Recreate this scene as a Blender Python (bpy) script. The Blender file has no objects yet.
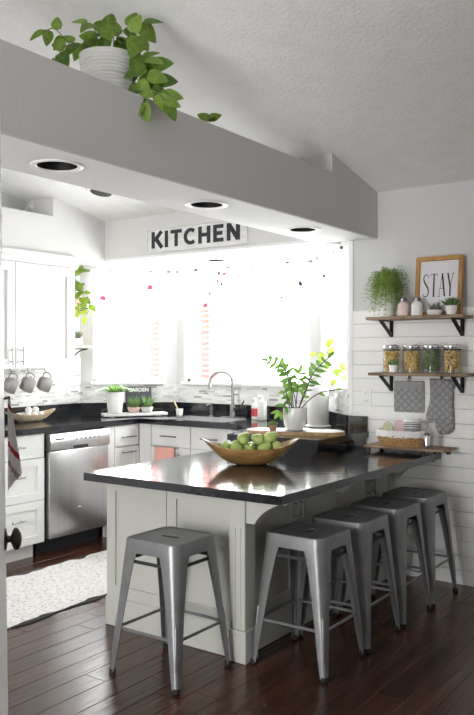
import bpy, bmesh, math, random
from mathutils import Vector, Matrix
random.seed(36)
SC = bpy.context.scene
COL = SC.collection
PI = math.pi

# ------------------------------------------------------------------ camera, world, light, exposure
cam_d = bpy.data.cameras.new('camera')
cam = bpy.data.objects.new('camera', cam_d)
COL.objects.link(cam)
cam_d.sensor_fit = 'VERTICAL'
cam_d.sensor_height = 36.0
cam_d.lens = 785.0 / 715.0 * 36.0
cam_d.shift_y = -1.5 / 715.0
cam_d.clip_start = 0.05
cam.location = (0, 0, 1.414)
CAM_A = math.atan(553 / 785.0)
cam.rotation_euler = (PI / 2, 0, CAM_A - PI / 2)
SC.camera = cam

world = bpy.data.worlds.new('daylight')
SC.world = world
world.use_nodes = True
bg = world.node_tree.nodes['Background']
bg.inputs[0].default_value = (1.0, 0.995, 0.985, 1)
bg.inputs[1].default_value = 6.0

SC.view_settings.view_transform = 'Standard'
SC.view_settings.look = 'None'
SC.view_settings.gamma = 1.0
SC.view_settings.use_curve_mapping = False
SC.view_settings.exposure = 1.66
SC.cycles.use_denoising = True
SC.cycles.max_bounces = 10
SC.cycles.diffuse_bounces = 6
SC.cycles.glossy_bounces = 4
SC.cycles.transparent_max_bounces = 16
SC.cycles.caustics_reflective = True
SC.cycles.caustics_refractive = False
SC.cycles.sample_clamp_indirect = 12.0


def portal(name, center, xdir, w, h, normal):
    """daylight sampling portal filling a window opening (guides the sky's own light, emits none)"""
    ld = bpy.data.lights.new(name, 'AREA')
    ld.shape = 'RECTANGLE'; ld.size = w; ld.size_y = h
    ld.cycles.is_portal = True
    o = bpy.data.objects.new(name, ld)
    COL.objects.link(o)
    z = -Vector(normal).normalized()
    x = Vector(xdir).normalized()
    y = z.cross(x)
    M = Matrix((x, y, z)).transposed().to_4x4()
    M.translation = Vector(center)
    o.matrix_world = M


R2 = math.sqrt(0.5)
portal('portal_bay_left', (5.05, 4.68, 1.66), (R2, -R2, 0), 0.70, 0.98, (-R2, -R2, 0))
portal('portal_sink', (5.36, 3.67, 1.66), (0, 1, 0), 1.26, 0.98, (-1, 0, 0))
portal('portal_bay_right', (5.07, 2.65, 1.66), (R2, R2, 0), 0.60, 0.98, (-R2, R2, 0))
portal('portal_patio', (-2.02, 1.85, 1.2), (0, 1, 0), 1.5, 2.3, (1, 0, 0))


# ------------------------------------------------------------------ materials
MATS = {}


def nodes_of(name):
    m = bpy.data.materials.new(name)
    m.use_nodes = True
    nt = m.node_tree
    b = nt.nodes['Principled BSDF']
    MATS[name] = m
    return m, nt, b


def pm(name, col, rough=0.5, metal=0.0, var=0.0, vscale=6.0, bump=0.0, bscale=60.0, stretch=(1, 1, 1),
       bdist=0.01, spec=0.5, detail=4.0, obj_random=0.0, coat=0.0, trans=0.0, sub=0.0):
    m, nt, b = nodes_of(name)
    N, L = nt.nodes, nt.links
    b.inputs['Roughness'].default_value = rough
    b.inputs['Metallic'].default_value = metal
    b.inputs['Specular IOR Level'].default_value = spec
    b.inputs['Base Color'].default_value = (*col, 1)
    if coat:
        b.inputs['Coat Weight'].default_value = coat
        b.inputs['Coat Roughness'].default_value = 0.1
    tc = N.new('ShaderNodeTexCoord')
    mp = N.new('ShaderNodeMapping')
    mp.inputs['Scale'].default_value = stretch
    L.new(tc.outputs['Object'], mp.inputs['Vector'])
    if var > 0 or obj_random > 0:
        no = N.new('ShaderNodeTexNoise')
        no.inputs['Scale'].default_value = vscale
        no.inputs['Detail'].default_value = detail
        L.new(mp.outputs[0], no.inputs['Vector'])
        cr = N.new('ShaderNodeValToRGB')
        cr.color_ramp.elements[0].position = 0.3
        cr.color_ramp.elements[1].position = 0.7
        cr.color_ramp.elements[0].color = (*[max(0, c * (1 - var)) for c in col], 1)
        cr.color_ramp.elements[1].color = (*[min(1, c * (1 + var)) for c in col], 1)
        L.new(no.outputs['Fac'], cr.inputs['Fac'])
        out = cr.outputs['Color']
        if obj_random > 0:
            oi = N.new('ShaderNodeObjectInfo')
            mr = N.new('ShaderNodeMapRange')
            mr.inputs['To Min'].default_value = 1 - obj_random
            mr.inputs['To Max'].default_value = 1 + obj_random
            L.new(oi.outputs['Random'], mr.inputs['Value'])
            hs = N.new('ShaderNodeHueSaturation')
            L.new(mr.outputs[0], hs.inputs['Value'])
            L.new(out, hs.inputs['Color'])
            out = hs.outputs['Color']
        L.new(out, b.inputs['Base Color'])
    if bump > 0:
        nb = N.new('ShaderNodeTexNoise')
        nb.inputs['Scale'].default_value = bscale
        nb.inputs['Detail'].default_value = 3
        L.new(mp.outputs[0], nb.inputs['Vector'])
        bp = N.new('ShaderNodeBump')
        bp.inputs['Strength'].default_value = bump
        bp.inputs['Distance'].default_value = bdist
        L.new(nb.outputs['Fac'], bp.inputs['Height'])
        L.new(bp.outputs[0], b.inputs['Normal'])
    return m


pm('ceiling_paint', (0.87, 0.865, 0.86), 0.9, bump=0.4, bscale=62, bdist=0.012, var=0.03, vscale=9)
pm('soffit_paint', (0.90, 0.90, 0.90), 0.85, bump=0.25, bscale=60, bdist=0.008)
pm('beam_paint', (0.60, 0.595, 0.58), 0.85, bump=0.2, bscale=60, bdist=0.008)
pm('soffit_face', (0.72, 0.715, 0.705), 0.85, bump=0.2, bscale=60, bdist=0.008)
pm('wall_paint', (0.64, 0.642, 0.64), 0.85, bump=0.15, bscale=70, bdist=0.006)
pm('white_paint', (0.86, 0.86, 0.85), 0.45, var=0.015)
pm('shiplap_paint', (0.88, 0.88, 0.87), 0.5, var=0.03, vscale=3, stretch=(1, 1, 6), obj_random=0.03)
pm('trim_white', (0.88, 0.88, 0.88), 0.4, var=0.01)
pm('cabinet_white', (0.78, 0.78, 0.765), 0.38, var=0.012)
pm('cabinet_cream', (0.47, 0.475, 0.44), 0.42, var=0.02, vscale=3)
pm('toe_dark', (0.012, 0.013, 0.02), 0.4)
pm('toe_white', (0.72, 0.72, 0.70), 0.5)
pm('granite', (0.014, 0.015, 0.019), 0.10, var=0.8, vscale=60, bump=0.14, bscale=22, bdist=0.006, detail=6, spec=0.9)
pm('steel', (0.62, 0.62, 0.63), 0.28, 0.95, var=0.06, vscale=40, stretch=(1, 1, 0.03), bump=0.03, bscale=200)
pm('steel_dark', (0.03, 0.03, 0.035), 0.3, 0.3)
pm('brushed_nickel', (0.26, 0.257, 0.25), 0.32, 0.9)
pm('chrome', (0.75, 0.75, 0.76), 0.15, 1.0)
pm('gunmetal', (0.235, 0.24, 0.245), 0.40, 0.6, var=0.10, vscale=14, bump=0.04, bscale=120)
pm('gunmetal_dark', (0.05, 0.05, 0.05), 0.5, 0.6)
pm('rubber', (0.012, 0.012, 0.012), 0.8)
pm('black_iron', (0.012, 0.012, 0.012), 0.45, 0.3)
pm('bronze', (0.07, 0.055, 0.04), 0.35, 0.85, var=0.3, vscale=20)
pm('ceramic_white', (0.85, 0.845, 0.83), 0.22, var=0.01)
pm('ceramic_matte', (0.78, 0.76, 0.74), 0.55, var=0.03, bump=0.06, bscale=90)
pm('ceramic_grey', (0.42, 0.40, 0.39), 0.35, var=0.06)
pm('ceramic_pink', (0.78, 0.56, 0.50), 0.4, var=0.02)
pm('paint_pink', (0.80, 0.62, 0.58), 0.45)
pm('terracotta', (0.50, 0.30, 0.17), 0.7, var=0.08, vscale=20)
pm('soil', (0.03, 0.02, 0.014), 0.95, bump=0.6, bscale=120)
pm('paper', (0.88, 0.88, 0.87), 0.9, bump=0.2, bscale=150, bdist=0.003)
pm('plastic_white', (0.86, 0.86, 0.85), 0.35)
pm('plastic_slot', (0.08, 0.08, 0.08), 0.6)
pm('plastic_red', (0.55, 0.04, 0.05), 0.3)
pm('stem_green', (0.10, 0.16, 0.035), 0.5)
pm('stem_dark', (0.05, 0.04, 0.045), 0.5)
pm('letter_dark', (0.025, 0.03, 0.034), 0.6, var=0.3, vscale=60)
pm('letter_black', (0.01, 0.01, 0.012), 0.5)
pm('chalk', (0.75, 0.75, 0.72), 0.9)
pm('slate', (0.05, 0.05, 0.065), 0.7, var=0.2)
pm('print_paper', (0.78, 0.77, 0.80), 0.7)
pm('linen_grey', (0.36, 0.36, 0.36), 0.95, var=0.08, vscale=120, bump=0.3, bscale=220, bdist=0.003)
pm('cloth_white', (0.84, 0.83, 0.82), 0.95, bump=0.5, bscale=110, bdist=0.006, var=0.06, vscale=90)
pm('cloth_green', (0.60, 0.64, 0.44), 0.95, bump=0.2, bscale=150)
pm('cloth_pink', (0.74, 0.55, 0.56), 0.95, bump=0.2, bscale=150)
pm('cloth_salmon', (0.80, 0.42, 0.36), 0.95, bump=0.2, bscale=150, var=0.05)
pm('wicker', (0.42, 0.24, 0.10), 0.75, var=0.3, vscale=70)
pm('can_black', (0.004, 0.004, 0.004), 0.6)
pm('egg', (0.84, 0.80, 0.75), 0.5, var=0.02)
pm('fruit_green', (0.36, 0.46, 0.13), 0.4, var=0.15, vscale=14, bump=0.05, bscale=60)
pm('pasta', (0.74, 0.52, 0.20), 0.6, var=0.35, vscale=45)
pm('pasta_green', (0.20, 0.24, 0.11), 0.6, var=0.3, vscale=30)
pm('brick_pink', (0.26, 0.05, 0.045), 0.9, var=0.15, vscale=8, obj_random=0.12)
pm('mortar', (0.72, 0.70, 0.66), 0.95)
pm('soap_white', (0.82, 0.80, 0.76), 0.3)


def leafmat(name, c1, c2):
    m, nt, b = nodes_of(name)
    N, L = nt.nodes, nt.links
    oi = N.new('ShaderNodeObjectInfo')
    tc = N.new('ShaderNodeTexCoord')
    no = N.new('ShaderNodeTexNoise'); no.inputs['Scale'].default_value = 3.5
    L.new(tc.outputs['Object'], no.inputs['Vector'])
    ad = N.new('ShaderNodeMath'); ad.operation = 'MULTIPLY_ADD'
    ad.inputs[1].default_value = 0.7; ad.inputs[2].default_value = -0.1
    L.new(no.outputs['Fac'], ad.inputs[0])
    a2 = N.new('ShaderNodeMath'); a2.operation = 'MULTIPLY_ADD'
    a2.inputs[1].default_value = 0.5
    L.new(oi.outputs['Random'], a2.inputs[0]); L.new(ad.outputs[0], a2.inputs[2])
    cr = N.new('ShaderNodeValToRGB')
    cr.color_ramp.elements[0].position = 0.1; cr.color_ramp.elements[1].position = 0.8
    cr.color_ramp.elements[0].color = (*c1, 1); cr.color_ramp.elements[1].color = (*c2, 1)
    L.new(a2.outputs[0], cr.inputs['Fac'])
    L.new(cr.outputs['Color'], b.inputs['Base Color'])
    b.inputs['Roughness'].default_value = 0.38
    tr = N.new('ShaderNodeBsdfTranslucent'); L.new(cr.outputs['Color'], tr.inputs['Color'])
    mx = N.new('ShaderNodeMixShader'); mx.inputs['Fac'].default_value = 0.35
    out = N['Material Output']
    L.new(b.outputs[0], mx.inputs[1]); L.new(tr.outputs[0], mx.inputs[2]); L.new(mx.outputs[0], out.inputs['Surface'])
    return m


leafmat('leaf_pothos', (0.030, 0.10, 0.010), (0.26, 0.40, 0.06))
leafmat('leaf_zz', (0.07, 0.22, 0.03), (0.30, 0.50, 0.10))
leafmat('leaf_lime', (0.16, 0.30, 0.02), (0.34, 0.44, 0.05))
leafmat('leaf_fern', (0.08, 0.24, 0.02), (0.38, 0.60, 0.08))
leafmat('leaf_grass', (0.14, 0.26, 0.03), (0.48, 0.60, 0.16))
leafmat('leaf_succulent', (0.10, 0.24, 0.07), (0.32, 0.46, 0.18))
leafmat('leaf_grey', (0.16, 0.22, 0.14), (0.36, 0.42, 0.30))


def glassmat(name, tint=(1, 1, 1), refl=0.08):
    m, nt, b = nodes_of(name)
    N, L = nt.nodes, nt.links
    N.remove(b)
    t = N.new('ShaderNodeBsdfTransparent'); t.inputs[0].default_value = (*tint, 1)
    g = N.new('ShaderNodeBsdfGlossy'); g.inputs['Roughness'].default_value = 0.03
    lw = N.new('ShaderNodeLayerWeight'); lw.inputs['Blend'].default_value = 0.25
    mr = N.new('ShaderNodeMapRange'); mr.inputs['To Min'].default_value = refl * 0.4; mr.inputs['To Max'].default_value = 0.5
    L.new(lw.outputs['Fresnel'], mr.inputs['Value'])
    mx = N.new('ShaderNodeMixShader')
    L.new(mr.outputs[0], mx.inputs['Fac']); L.new(t.outputs[0], mx.inputs[1]); L.new(g.outputs[0], mx.inputs[2])
    L.new(mx.outputs[0], N['Material Output'].inputs['Surface'])
    return m


glassmat('window_glass', (0.98, 0.99, 0.99), 0.05)
glassmat('jar_glass', (0.95, 0.97, 0.96), 0.1)


def woodmat(name, c1, c2, scale=(3, 30, 30), rough=0.5, obj_random=0.0, bump=0.15, bdist=0.004):
    m, nt, b = nodes_of(name)
    N, L = nt.nodes, nt.links
    tc = N.new('ShaderNodeTexCoord'); mp = N.new('ShaderNodeMapping')
    mp.inputs['Scale'].default_value = scale
    oi = N.new('ShaderNodeObjectInfo')
    va = N.new('ShaderNodeVectorMath'); va.operation = 'ADD'
    ml = N.new('ShaderNodeMath'); ml.operation = 'MULTIPLY'; ml.inputs[1].default_value = 37.0
    L.new(oi.outputs['Random'], ml.inputs[0])
    L.new(tc.outputs['Object'], mp.inputs['Vector'])
    L.new(mp.outputs[0], va.inputs[0]); L.new(ml.outputs[0], va.inputs[1])
    no = N.new('ShaderNodeTexNoise'); no.inputs['Scale'].default_value = 1.0
    no.inputs['Detail'].default_value = 6; no.inputs['Distortion'].default_value = 0.6
    L.new(va.outputs[0], no.inputs['Vector'])
    cr = N.new('ShaderNodeValToRGB')
    cr.color_ramp.elements[0].position = 0.32; cr.color_ramp.elements[1].position = 0.7
    cr.color_ramp.elements[0].color = (*c1, 1); cr.color_ramp.elements[1].color = (*c2, 1)
    L.new(no.outputs['Fac'], cr.inputs['Fac'])
    hs = N.new('ShaderNodeHueSaturation')
    mr = N.new('ShaderNodeMapRange')
    mr.inputs['To Min'].default_value = 1 - obj_random; mr.inputs['To Max'].default_value = 1 + obj_random
    L.new(oi.outputs['Random'], mr.inputs['Value']); L.new(mr.outputs[0], hs.inputs['Value'])
    L.new(cr.outputs['Color'], hs.inputs['Color']); L.new(hs.outputs['Color'], b.inputs['Base Color'])
    b.inputs['Roughness'].default_value = rough
    bp = N.new('ShaderNodeBump'); bp.inputs['Strength'].default_value = bump; bp.inputs['Distance'].default_value = bdist
    L.new(no.outputs['Fac'], bp.inputs['Height']); L.new(bp.outputs[0], b.inputs['Normal'])
    return m


woodmat('floor_wood', (0.026, 0.0085, 0.0045), (0.082, 0.029, 0.015), (1.6, 26, 10), 0.24, 0.30, 0.45, 0.006)
woodmat('wood_bowl', (0.20, 0.10, 0.03), (0.48, 0.29, 0.11), (8, 20, 20), 0.45, 0.1)
woodmat('wood_light', (0.62, 0.47, 0.28), (0.80, 0.66, 0.46), (8, 30, 30), 0.5, 0.05)
woodmat('wood_cutting', (0.42, 0.24, 0.10), (0.66, 0.44, 0.22), (30, 6, 30), 0.45, 0.05)
woodmat('wood_frame', (0.36, 0.18, 0.045), (0.55, 0.30, 0.09), (24, 24, 8), 0.45, 0.12)
woodmat('wood_shelf', (0.17, 0.11, 0.065), (0.42, 0.30, 0.20), (30, 5, 30), 0.65, 0.06)
woodmat('wood_whitewash', (0.70, 0.70, 0.69), (0.86, 0.86, 0.85), (30, 6, 30), 0.7, 0.04)


def tilemat():
    m, nt, b = nodes_of('mosaic_tile')
    N, L = nt.nodes, nt.links
    uv = N.new('ShaderNodeUVMap')
    br = N.new('ShaderNodeTexBrick')
    br.offset = 0.37; br.squash = 0.6; br.squash_frequency = 3
    br.inputs['Scale'].default_value = 1.0
    br.inputs['Brick Width'].default_value = 0.085
    br.inputs['Row Height'].default_value = 0.0165
    br.inputs['Mortar Size'].default_value = 0.0012
    br.inputs['Color1'].default_value = (0, 0, 0, 1)
    br.inputs['Color2'].default_value = (1, 1, 1, 1)
    br.inputs['Mortar'].default_value = (0.9, 0.9, 0.9, 1)
    br.inputs['Bias'].default_value = 0.0
    L.new(uv.outputs[0], br.inputs['Vector'])
    cr = N.new('ShaderNodeValToRGB'); cr.color_ramp.interpolation = 'CONSTANT'
    el = cr.color_ramp.elements
    el[0].position = 0.0; el[0].color = (0.36, 0.35, 0.34, 1)
    el[1].position = 0.08; el[1].color = (0.62, 0.61, 0.60, 1)
    for p, c in ((0.2, (0.78, 0.78, 0.77)), (0.5, (0.85, 0.86, 0.85)), (0.75, (0.80, 0.82, 0.81)), (0.92, (0.68, 0.67, 0.64))):
        e = el.new(p); e.color = (*c, 1)
    L.new(br.outputs['Color'], cr.inputs['Fac'])
    mx = N.new('ShaderNodeMix'); mx.data_type = 'RGBA'
    mx.inputs['B'].default_value = (0.80, 0.80, 0.79, 1)
    L.new(br.outputs['Fac'], mx.inputs['Factor']); L.new(cr.outputs['Color'], mx.inputs['A'])
    L.new(mx.outputs['Result'], b.inputs['Base Color'])
    b.inputs['Roughness'].default_value = 0.18
    bp = N.new('ShaderNodeBump'); bp.invert = True; bp.inputs['Strength'].default_value = 0.4; bp.inputs['Distance'].default_value = 0.002
    L.new(br.outputs['Fac'], bp.inputs['Height']); L.new(bp.outputs[0], b.inputs['Normal'])


tilemat()


def valancemat():
    m, nt, b = nodes_of('valance_print')
    N, L = nt.nodes, nt.links
    uv = N.new('ShaderNodeUVMap')
    base = (0.90, 0.90, 0.90, 1)
    prev = None
    for sc_, thr, colr, off in ((6.0, 0.20, (0.45, 0.03, 0.06), 0.0), (7.0, 0.17, (0.008, 0.01, 0.03), 3.3), (6.5, 0.15, (0.03, 0.06, 0.16), 7.7), (8.0, 0.14, (0.01, 0.01, 0.01), 5.1)):
        mp = N.new('ShaderNodeMapping'); mp.inputs['Location'].default_value = (off, off * 0.7, 0)
        vo = N.new('ShaderNodeTexVoronoi'); vo.inputs['Scale'].default_value = sc_
        no = N.new('ShaderNodeTexNoise'); no.inputs['Scale'].default_value = 40
        L.new(uv.outputs[0], mp.inputs['Vector']); L.new(mp.outputs[0], vo.inputs['Vector']); L.new(uv.outputs[0], no.inputs['Vector'])
        ma = N.new('ShaderNodeMath'); ma.operation = 'MULTIPLY_ADD'; ma.inputs[1].default_value = 0.35
        L.new(no.outputs['Fac'], ma.inputs[0]); L.new(vo.outputs['Distance'], ma.inputs[2])
        lt = N.new('ShaderNodeMath'); lt.operation = 'LESS_THAN'; lt.inputs[1].default_value = thr + 0.12
        L.new(ma.outputs[0], lt.inputs[0])
        mx = N.new('ShaderNodeMix'); mx.data_type = 'RGBA'
        if prev is None:
            mx.inputs['A'].default_value = base
        else:
            L.new(prev, mx.inputs['A'])
        mx.inputs['B'].default_value = (*colr, 1)
        L.new(lt.outputs[0], mx.inputs['Factor'])
        prev = mx.outputs['Result']
    L.new(prev, b.inputs['Base Color'])
    b.inputs['Roughness'].default_value = 0.95
    tr = N.new('ShaderNodeBsdfTranslucent'); L.new(prev, tr.inputs['Color'])
    ms = N.new('ShaderNodeMixShader'); ms.inputs['Fac'].default_value = 0.35
    L.new(b.outputs[0], ms.inputs[1]); L.new(tr.outputs[0], ms.inputs[2])
    L.new(ms.outputs[0], N['Material Output'].inputs['Surface'])


valancemat()


def rampmat(name, axis, stops, rough=0.9, scale=1.0, bump=0.2):
    """bands of colour along one object axis (woven stripes)"""
    m, nt, b = nodes_of(name)
    N, L = nt.nodes, nt.links
    tc = N.new('ShaderNodeTexCoord')
    vm = N.new('ShaderNodeVectorMath'); vm.operation = 'DOT_PRODUCT'
    vm.inputs[1].default_value = axis
    L.new(tc.outputs['Object'], vm.inputs[0])
    cr = N.new('ShaderNodeValToRGB'); cr.color_ramp.interpolation = 'CONSTANT'
    el = cr.color_ramp.elements
    for i, (p, c) in enumerate(stops):
        e = el[i] if i < 2 else el.new(p)
        e.position = p; e.color = (*c, 1)
    L.new(vm.outputs['Value'], cr.inputs['Fac'])
    L.new(cr.outputs['Color'], b.inputs['Base Color'])
    b.inputs['Roughness'].default_value = rough
    no = N.new('ShaderNodeTexNoise'); no.inputs['Scale'].default_value = 200
    bp = N.new('ShaderNodeBump'); bp.inputs['Strength'].default_value = bump; bp.inputs['Distance'].default_value = 0.003
    L.new(no.outputs['Fac'], bp.inputs['Height']); L.new(bp.outputs[0], b.inputs['Normal'])


GR, RD = (0.58, 0.57, 0.56), (0.35, 0.02, 0.03)
rampmat('towel_stripe', (0.9, 0.0, 1.0), [(0.0, GR), (0.035, (0.30, 0.2, 0.2)), (0.05, GR), (0.085, RD), (0.098, GR), (0.19, RD), (0.203, GR)])
WH, DG = (0.82, 0.82, 0.81), (0.16, 0.16, 0.17)
rampmat('mug_stripe', (0, 0, 1), [(0.0, (0.30, 0.30, 0.31)), (0.030, WH), (0.034, DG), (0.041, WH), (0.045, DG), (0.052, WH), (0.056, DG), (0.060, WH)], 0.3, bump=0.0)


def rugmat():
    m, nt, b = nodes_of('rug_weave')
    N, L = nt.nodes, nt.links
    tc = N.new('ShaderNodeTexCoord')
    mp = N.new('ShaderNodeMapping'); mp.inputs['Scale'].default_value = (34, 90, 10)
    L.new(tc.outputs['Object'], mp.inputs['Vector'])
    no = N.new('ShaderNodeTexNoise'); no.inputs['Scale'].default_value = 1.0; no.inputs['Detail'].default_value = 5
    L.new(mp.outputs[0], no.inputs['Vector'])
    cr = N.new('ShaderNodeValToRGB')
    cr.color_ramp.elements[0].position = 0.32; cr.color_ramp.elements[0].color = (0.42, 0.41, 0.40, 1)
    cr.color_ramp.elements[1].position = 0.50; cr.color_ramp.elements[1].color = (0.84, 0.82, 0.80, 1)
    L.new(no.outputs['Fac'], cr.inputs['Fac']); L.new(cr.outputs['Color'], b.inputs['Base Color'])
    b.inputs['Roughness'].default_value = 1.0
    bp = N.new('ShaderNodeBump'); bp.inputs['Strength'].default_value = 0.8; bp.inputs['Distance'].default_value = 0.01
    L.new(no.outputs['Fac'], bp.inputs['Height']); L.new(bp.outputs[0], b.inputs['Normal'])


rugmat()


def quiltmat():
    m, nt, b = nodes_of('quilted_grey')
    N, L = nt.nodes, nt.links
    tc = N.new('ShaderNodeTexCoord')
    b.inputs['Base Color'].default_value = (0.35, 0.35, 0.355, 1)
    b.inputs['Roughness'].default_value = 0.95
    prev = None
    for ang in (45, -45):
        mp = N.new('ShaderNodeMapping'); mp.inputs['Rotation'].default_value = (math.radians(ang), 0, 0)
        wv = N.new('ShaderNodeTexWave'); wv.bands_direction = 'Y'; wv.inputs['Scale'].default_value = 9.0
        L.new(tc.outputs['Object'], mp.inputs['Vector']); L.new(mp.outputs[0], wv.inputs['Vector'])
        if prev is None:
            prev = wv.outputs['Fac']
        else:
            mn = N.new('ShaderNodeMath'); mn.operation = 'MINIMUM'
            L.new(prev, mn.inputs[0]); L.new(wv.outputs['Fac'], mn.inputs[1]); prev = mn.outputs[0]
    cq = N.new('ShaderNodeValToRGB'); cq.color_ramp.elements[0].color = (0.27, 0.27, 0.275, 1); cq.color_ramp.elements[1].color = (0.38, 0.38, 0.385, 1); cq.color_ramp.elements[1].position = 0.22
    L.new(prev, cq.inputs['Fac']); L.new(cq.outputs['Color'], b.inputs['Base Color'])
    pw = N.new('ShaderNodeMath'); pw.operation = 'POWER'; pw.inputs[1].default_value = 0.4
    L.new(prev, pw.inputs[0])
    bp = N.new('ShaderNodeBump'); bp.inputs['Strength'].default_value = 0.9; bp.inputs['Distance'].default_value = 0.008
    L.new(pw.outputs[0], bp.inputs['Height']); L.new(bp.outputs[0], b.inputs['Normal'])


quiltmat()


# ------------------------------------------------------------------ mesh helpers
class MB:
    """collects shapes and links them as ONE mesh object"""

    def __init__(self, M=None):
        self.v, self.f, self.M = [], [], M
        self.uv = {}

    def _p(self, pts):
        i0 = len(self.v)
        for p in pts:
            q = Vector(p)
            if self.M is not None:
                q = self.M @ q
            self.v.append(q)
        return i0

    def quadbox(self, c):
        i = self._p(c)
        for f in ((0, 3, 2, 1), (4, 5, 6, 7), (0, 1, 5, 4), (1, 2, 6, 5), (2, 3, 7, 6), (3, 0, 4, 7)):
            self.f.append(tuple(i + k for k in f))
        return self

    def box(self, x0, x1, y0, y1, z0, z1):
        return self.quadbox([(x0, y0, z0), (x1, y0, z0), (x1, y1, z0), (x0, y1, z0),
                             (x0, y0, z1), (x1, y0, z1), (x1, y1, z1), (x0, y1, z1)])

    def bevbox(self, x0, x1, y0, y1, z0, z1, b=0.004, seg=2):
        bm = bmesh.new()
        bmesh.ops.create_cube(bm, size=1)
        for v in bm.verts:
            v.co = Vector((x0 + (v.co.x + .5) * (x1 - x0), y0 + (v.co.y + .5) * (y1 - y0), z0 + (v.co.z + .5) * (z1 - z0)))
        bmesh.ops.bevel(bm, geom=bm.edges[:], offset=b, segments=seg, affect='EDGES', profile=0.5)
        bm.verts.index_update()
        i = self._p([v.co for v in bm.verts])
        for f in bm.faces:
            self.f.append(tuple(i + v.index for v in f.verts))
        bm.free()
        return self

    def ring(self, c, ax, r, n):
        ax = Vector(ax).normalized()
        t = Vector((0, 0, 1)) if abs(ax.z) < 0.9 else Vector((1, 0, 0))
        u = ax.cross(t).normalized(); w = ax.cross(u)
        return [Vector(c) + (u * math.cos(2 * PI * k / n) + w * math.sin(2 * PI * k / n)) * r for k in range(n)]

    def tube(self, pts, r, n=8, caps=True):
        pts = [Vector(p) for p in pts]
        rs = r if isinstance(r, (list, tuple)) else [r] * len(pts)
        u = None
        idx = []
        for k, p in enumerate(pts):
            if k == 0: t = pts[1] - p
            elif k == len(pts) - 1: t = p - pts[k - 1]
            else: t = (pts[k + 1] - p).normalized() + (p - pts[k - 1]).normalized()
            t.normalize()
            if u is None:
                a = Vector((0, 0, 1)) if abs(t.z) < 0.9 else Vector((1, 0, 0))
                u = t.cross(a).normalized()
            else:
                u = (u - t * u.dot(t)).normalized()
            w = t.cross(u)
            idx.append(self._p([p + (u * math.cos(2 * PI * j / n) + w * math.sin(2 * PI * j / n)) * rs[k] for j in range(n)]))
        for a, b in zip(idx, idx[1:]):
            for j in range(n):
                self.f.append((a + j, a + (j + 1) % n, b + (j + 1) % n, b + j))
        if caps:
            self.f.append(tuple(idx[0] + j for j in reversed(range(n))))
            self.f.append(tuple(idx[-1] + j for j in range(n)))
        return self

    def cyl(self, p0, p1, r0, r1=None, n=16):
        return self.tube([p0, p1], [r0, r0 if r1 is None else r1], n)

    def lathe(self, prof, n=24, c=(0, 0, 0), sx=1, sy=1, close=False):
        """profile of (r, z) turned round z; r = 0 closes the end"""
        idx = []
        for r, z in prof:
            if r < 1e-6:
                idx.append((self._p([(c[0], c[1], c[2] + z)]), 1))
            else:
                idx.append((self._p([(c[0] + r * sx * math.cos(2 * PI * k / n), c[1] + r * sy * math.sin(2 * PI * k / n), c[2] + z) for k in range(n)]), n))
        pairs = list(zip(idx, idx[1:]))
        if close: pairs.append((idx[-1], idx[0]))
        for (a, na), (b, nb) in pairs:
            for k in range(n):
                k2 = (k + 1) % n
                if na == 1 and nb == 1: continue
                if na == 1: self.f.append((a, b + k2, b + k))
                elif nb == 1: self.f.append((a + k, a + k2, b))
                else: self.f.append((a + k, a + k2, b + k2, b + k))
        return self

    def ell(self, c, rx, ry, rz, n=14, m=8):
        prof = [(math.sin(PI * k / m), -math.cos(PI * k / m)) for k in range(m + 1)]
        prof[0] = (0, -1); prof[-1] = (0, 1)
        save = self.M
        S = Matrix.Translation(c) @ Matrix.Diagonal((rx, ry, rz, 1))
        self.M = S if save is None else save @ S
        self.lathe(prof, n)
        self.M = save
        return self

    def prism(self, poly, z0, z1):
        n = len(poly)
        i = self._p([(x, y, z0) for x, y in poly] + [(x, y, z1) for x, y in poly])
        self.f.append(tuple(i + k for k in reversed(range(n))))
        self.f.append(tuple(i + n + k for k in range(n)))
        for k in range(n):
            k2 = (k + 1) % n
            self.f.append((i + k, i + k2, i + n + k2, i + n + k))
        return self

    def holed(self, outer, holes, z0, z1):
        """flat slab with holes"""
        bm = bmesh.new()
        for loop in [outer] + holes:
            vs = [bm.verts.new((x, y, z0)) for x, y in loop]
            for a, b in zip(vs, vs[1:] + vs[:1]): bm.edges.new((a, b))
        bmesh.ops.triangle_fill(bm, use_beauty=True, use_dissolve=False, edges=bm.edges[:], normal=(0, 0, 1))
        r = bmesh.ops.extrude_face_region(bm, geom=bm.faces[:])
        for g in r['geom']:
            if isinstance(g, bmesh.types.BMVert): g.co.z = z1
        bmesh.ops.recalc_face_normals(bm, faces=bm.faces[:])
        bm.verts.index_update()
        i = self._p([v.co for v in bm.verts])
        for f in bm.faces: self.f.append(tuple(i + v.index for v in f.verts))
        bm.free()
        return self

    def grid(self, fn, nu, nv, closed_u=False):
        i = self._p([fn(a / nu, b / nv) for b in range(nv + 1) for a in range(nu + (0 if closed_u else 1))])
        w = nu if closed_u else nu + 1
        for b in range(nv):
            for a in range(nu):
                a2 = (a + 1) % w
                self.f.append((i + b * w + a, i + b * w + a2, i + (b + 1) * w + a2, i + (b + 1) * w + a))
        return self

    def mesh(self, name, mat, smooth=None, fix=True):
        me = bpy.data.meshes.new(name)
        me.from_pydata([tuple(v) for v in self.v], [], self.f)
        if fix:
            bm = bmesh.new(); bm.from_mesh(me)
            bmesh.ops.recalc_face_normals(bm, faces=bm.faces[:])
            bm.to_mesh(me); bm.free()
        me.materials.append(MATS[mat])
        if smooth:
            for p in me.polygons: p.use_smooth = True
            me.set_sharp_from_angle(angle=math.radians(smooth))
        me.update()
        return me

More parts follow.
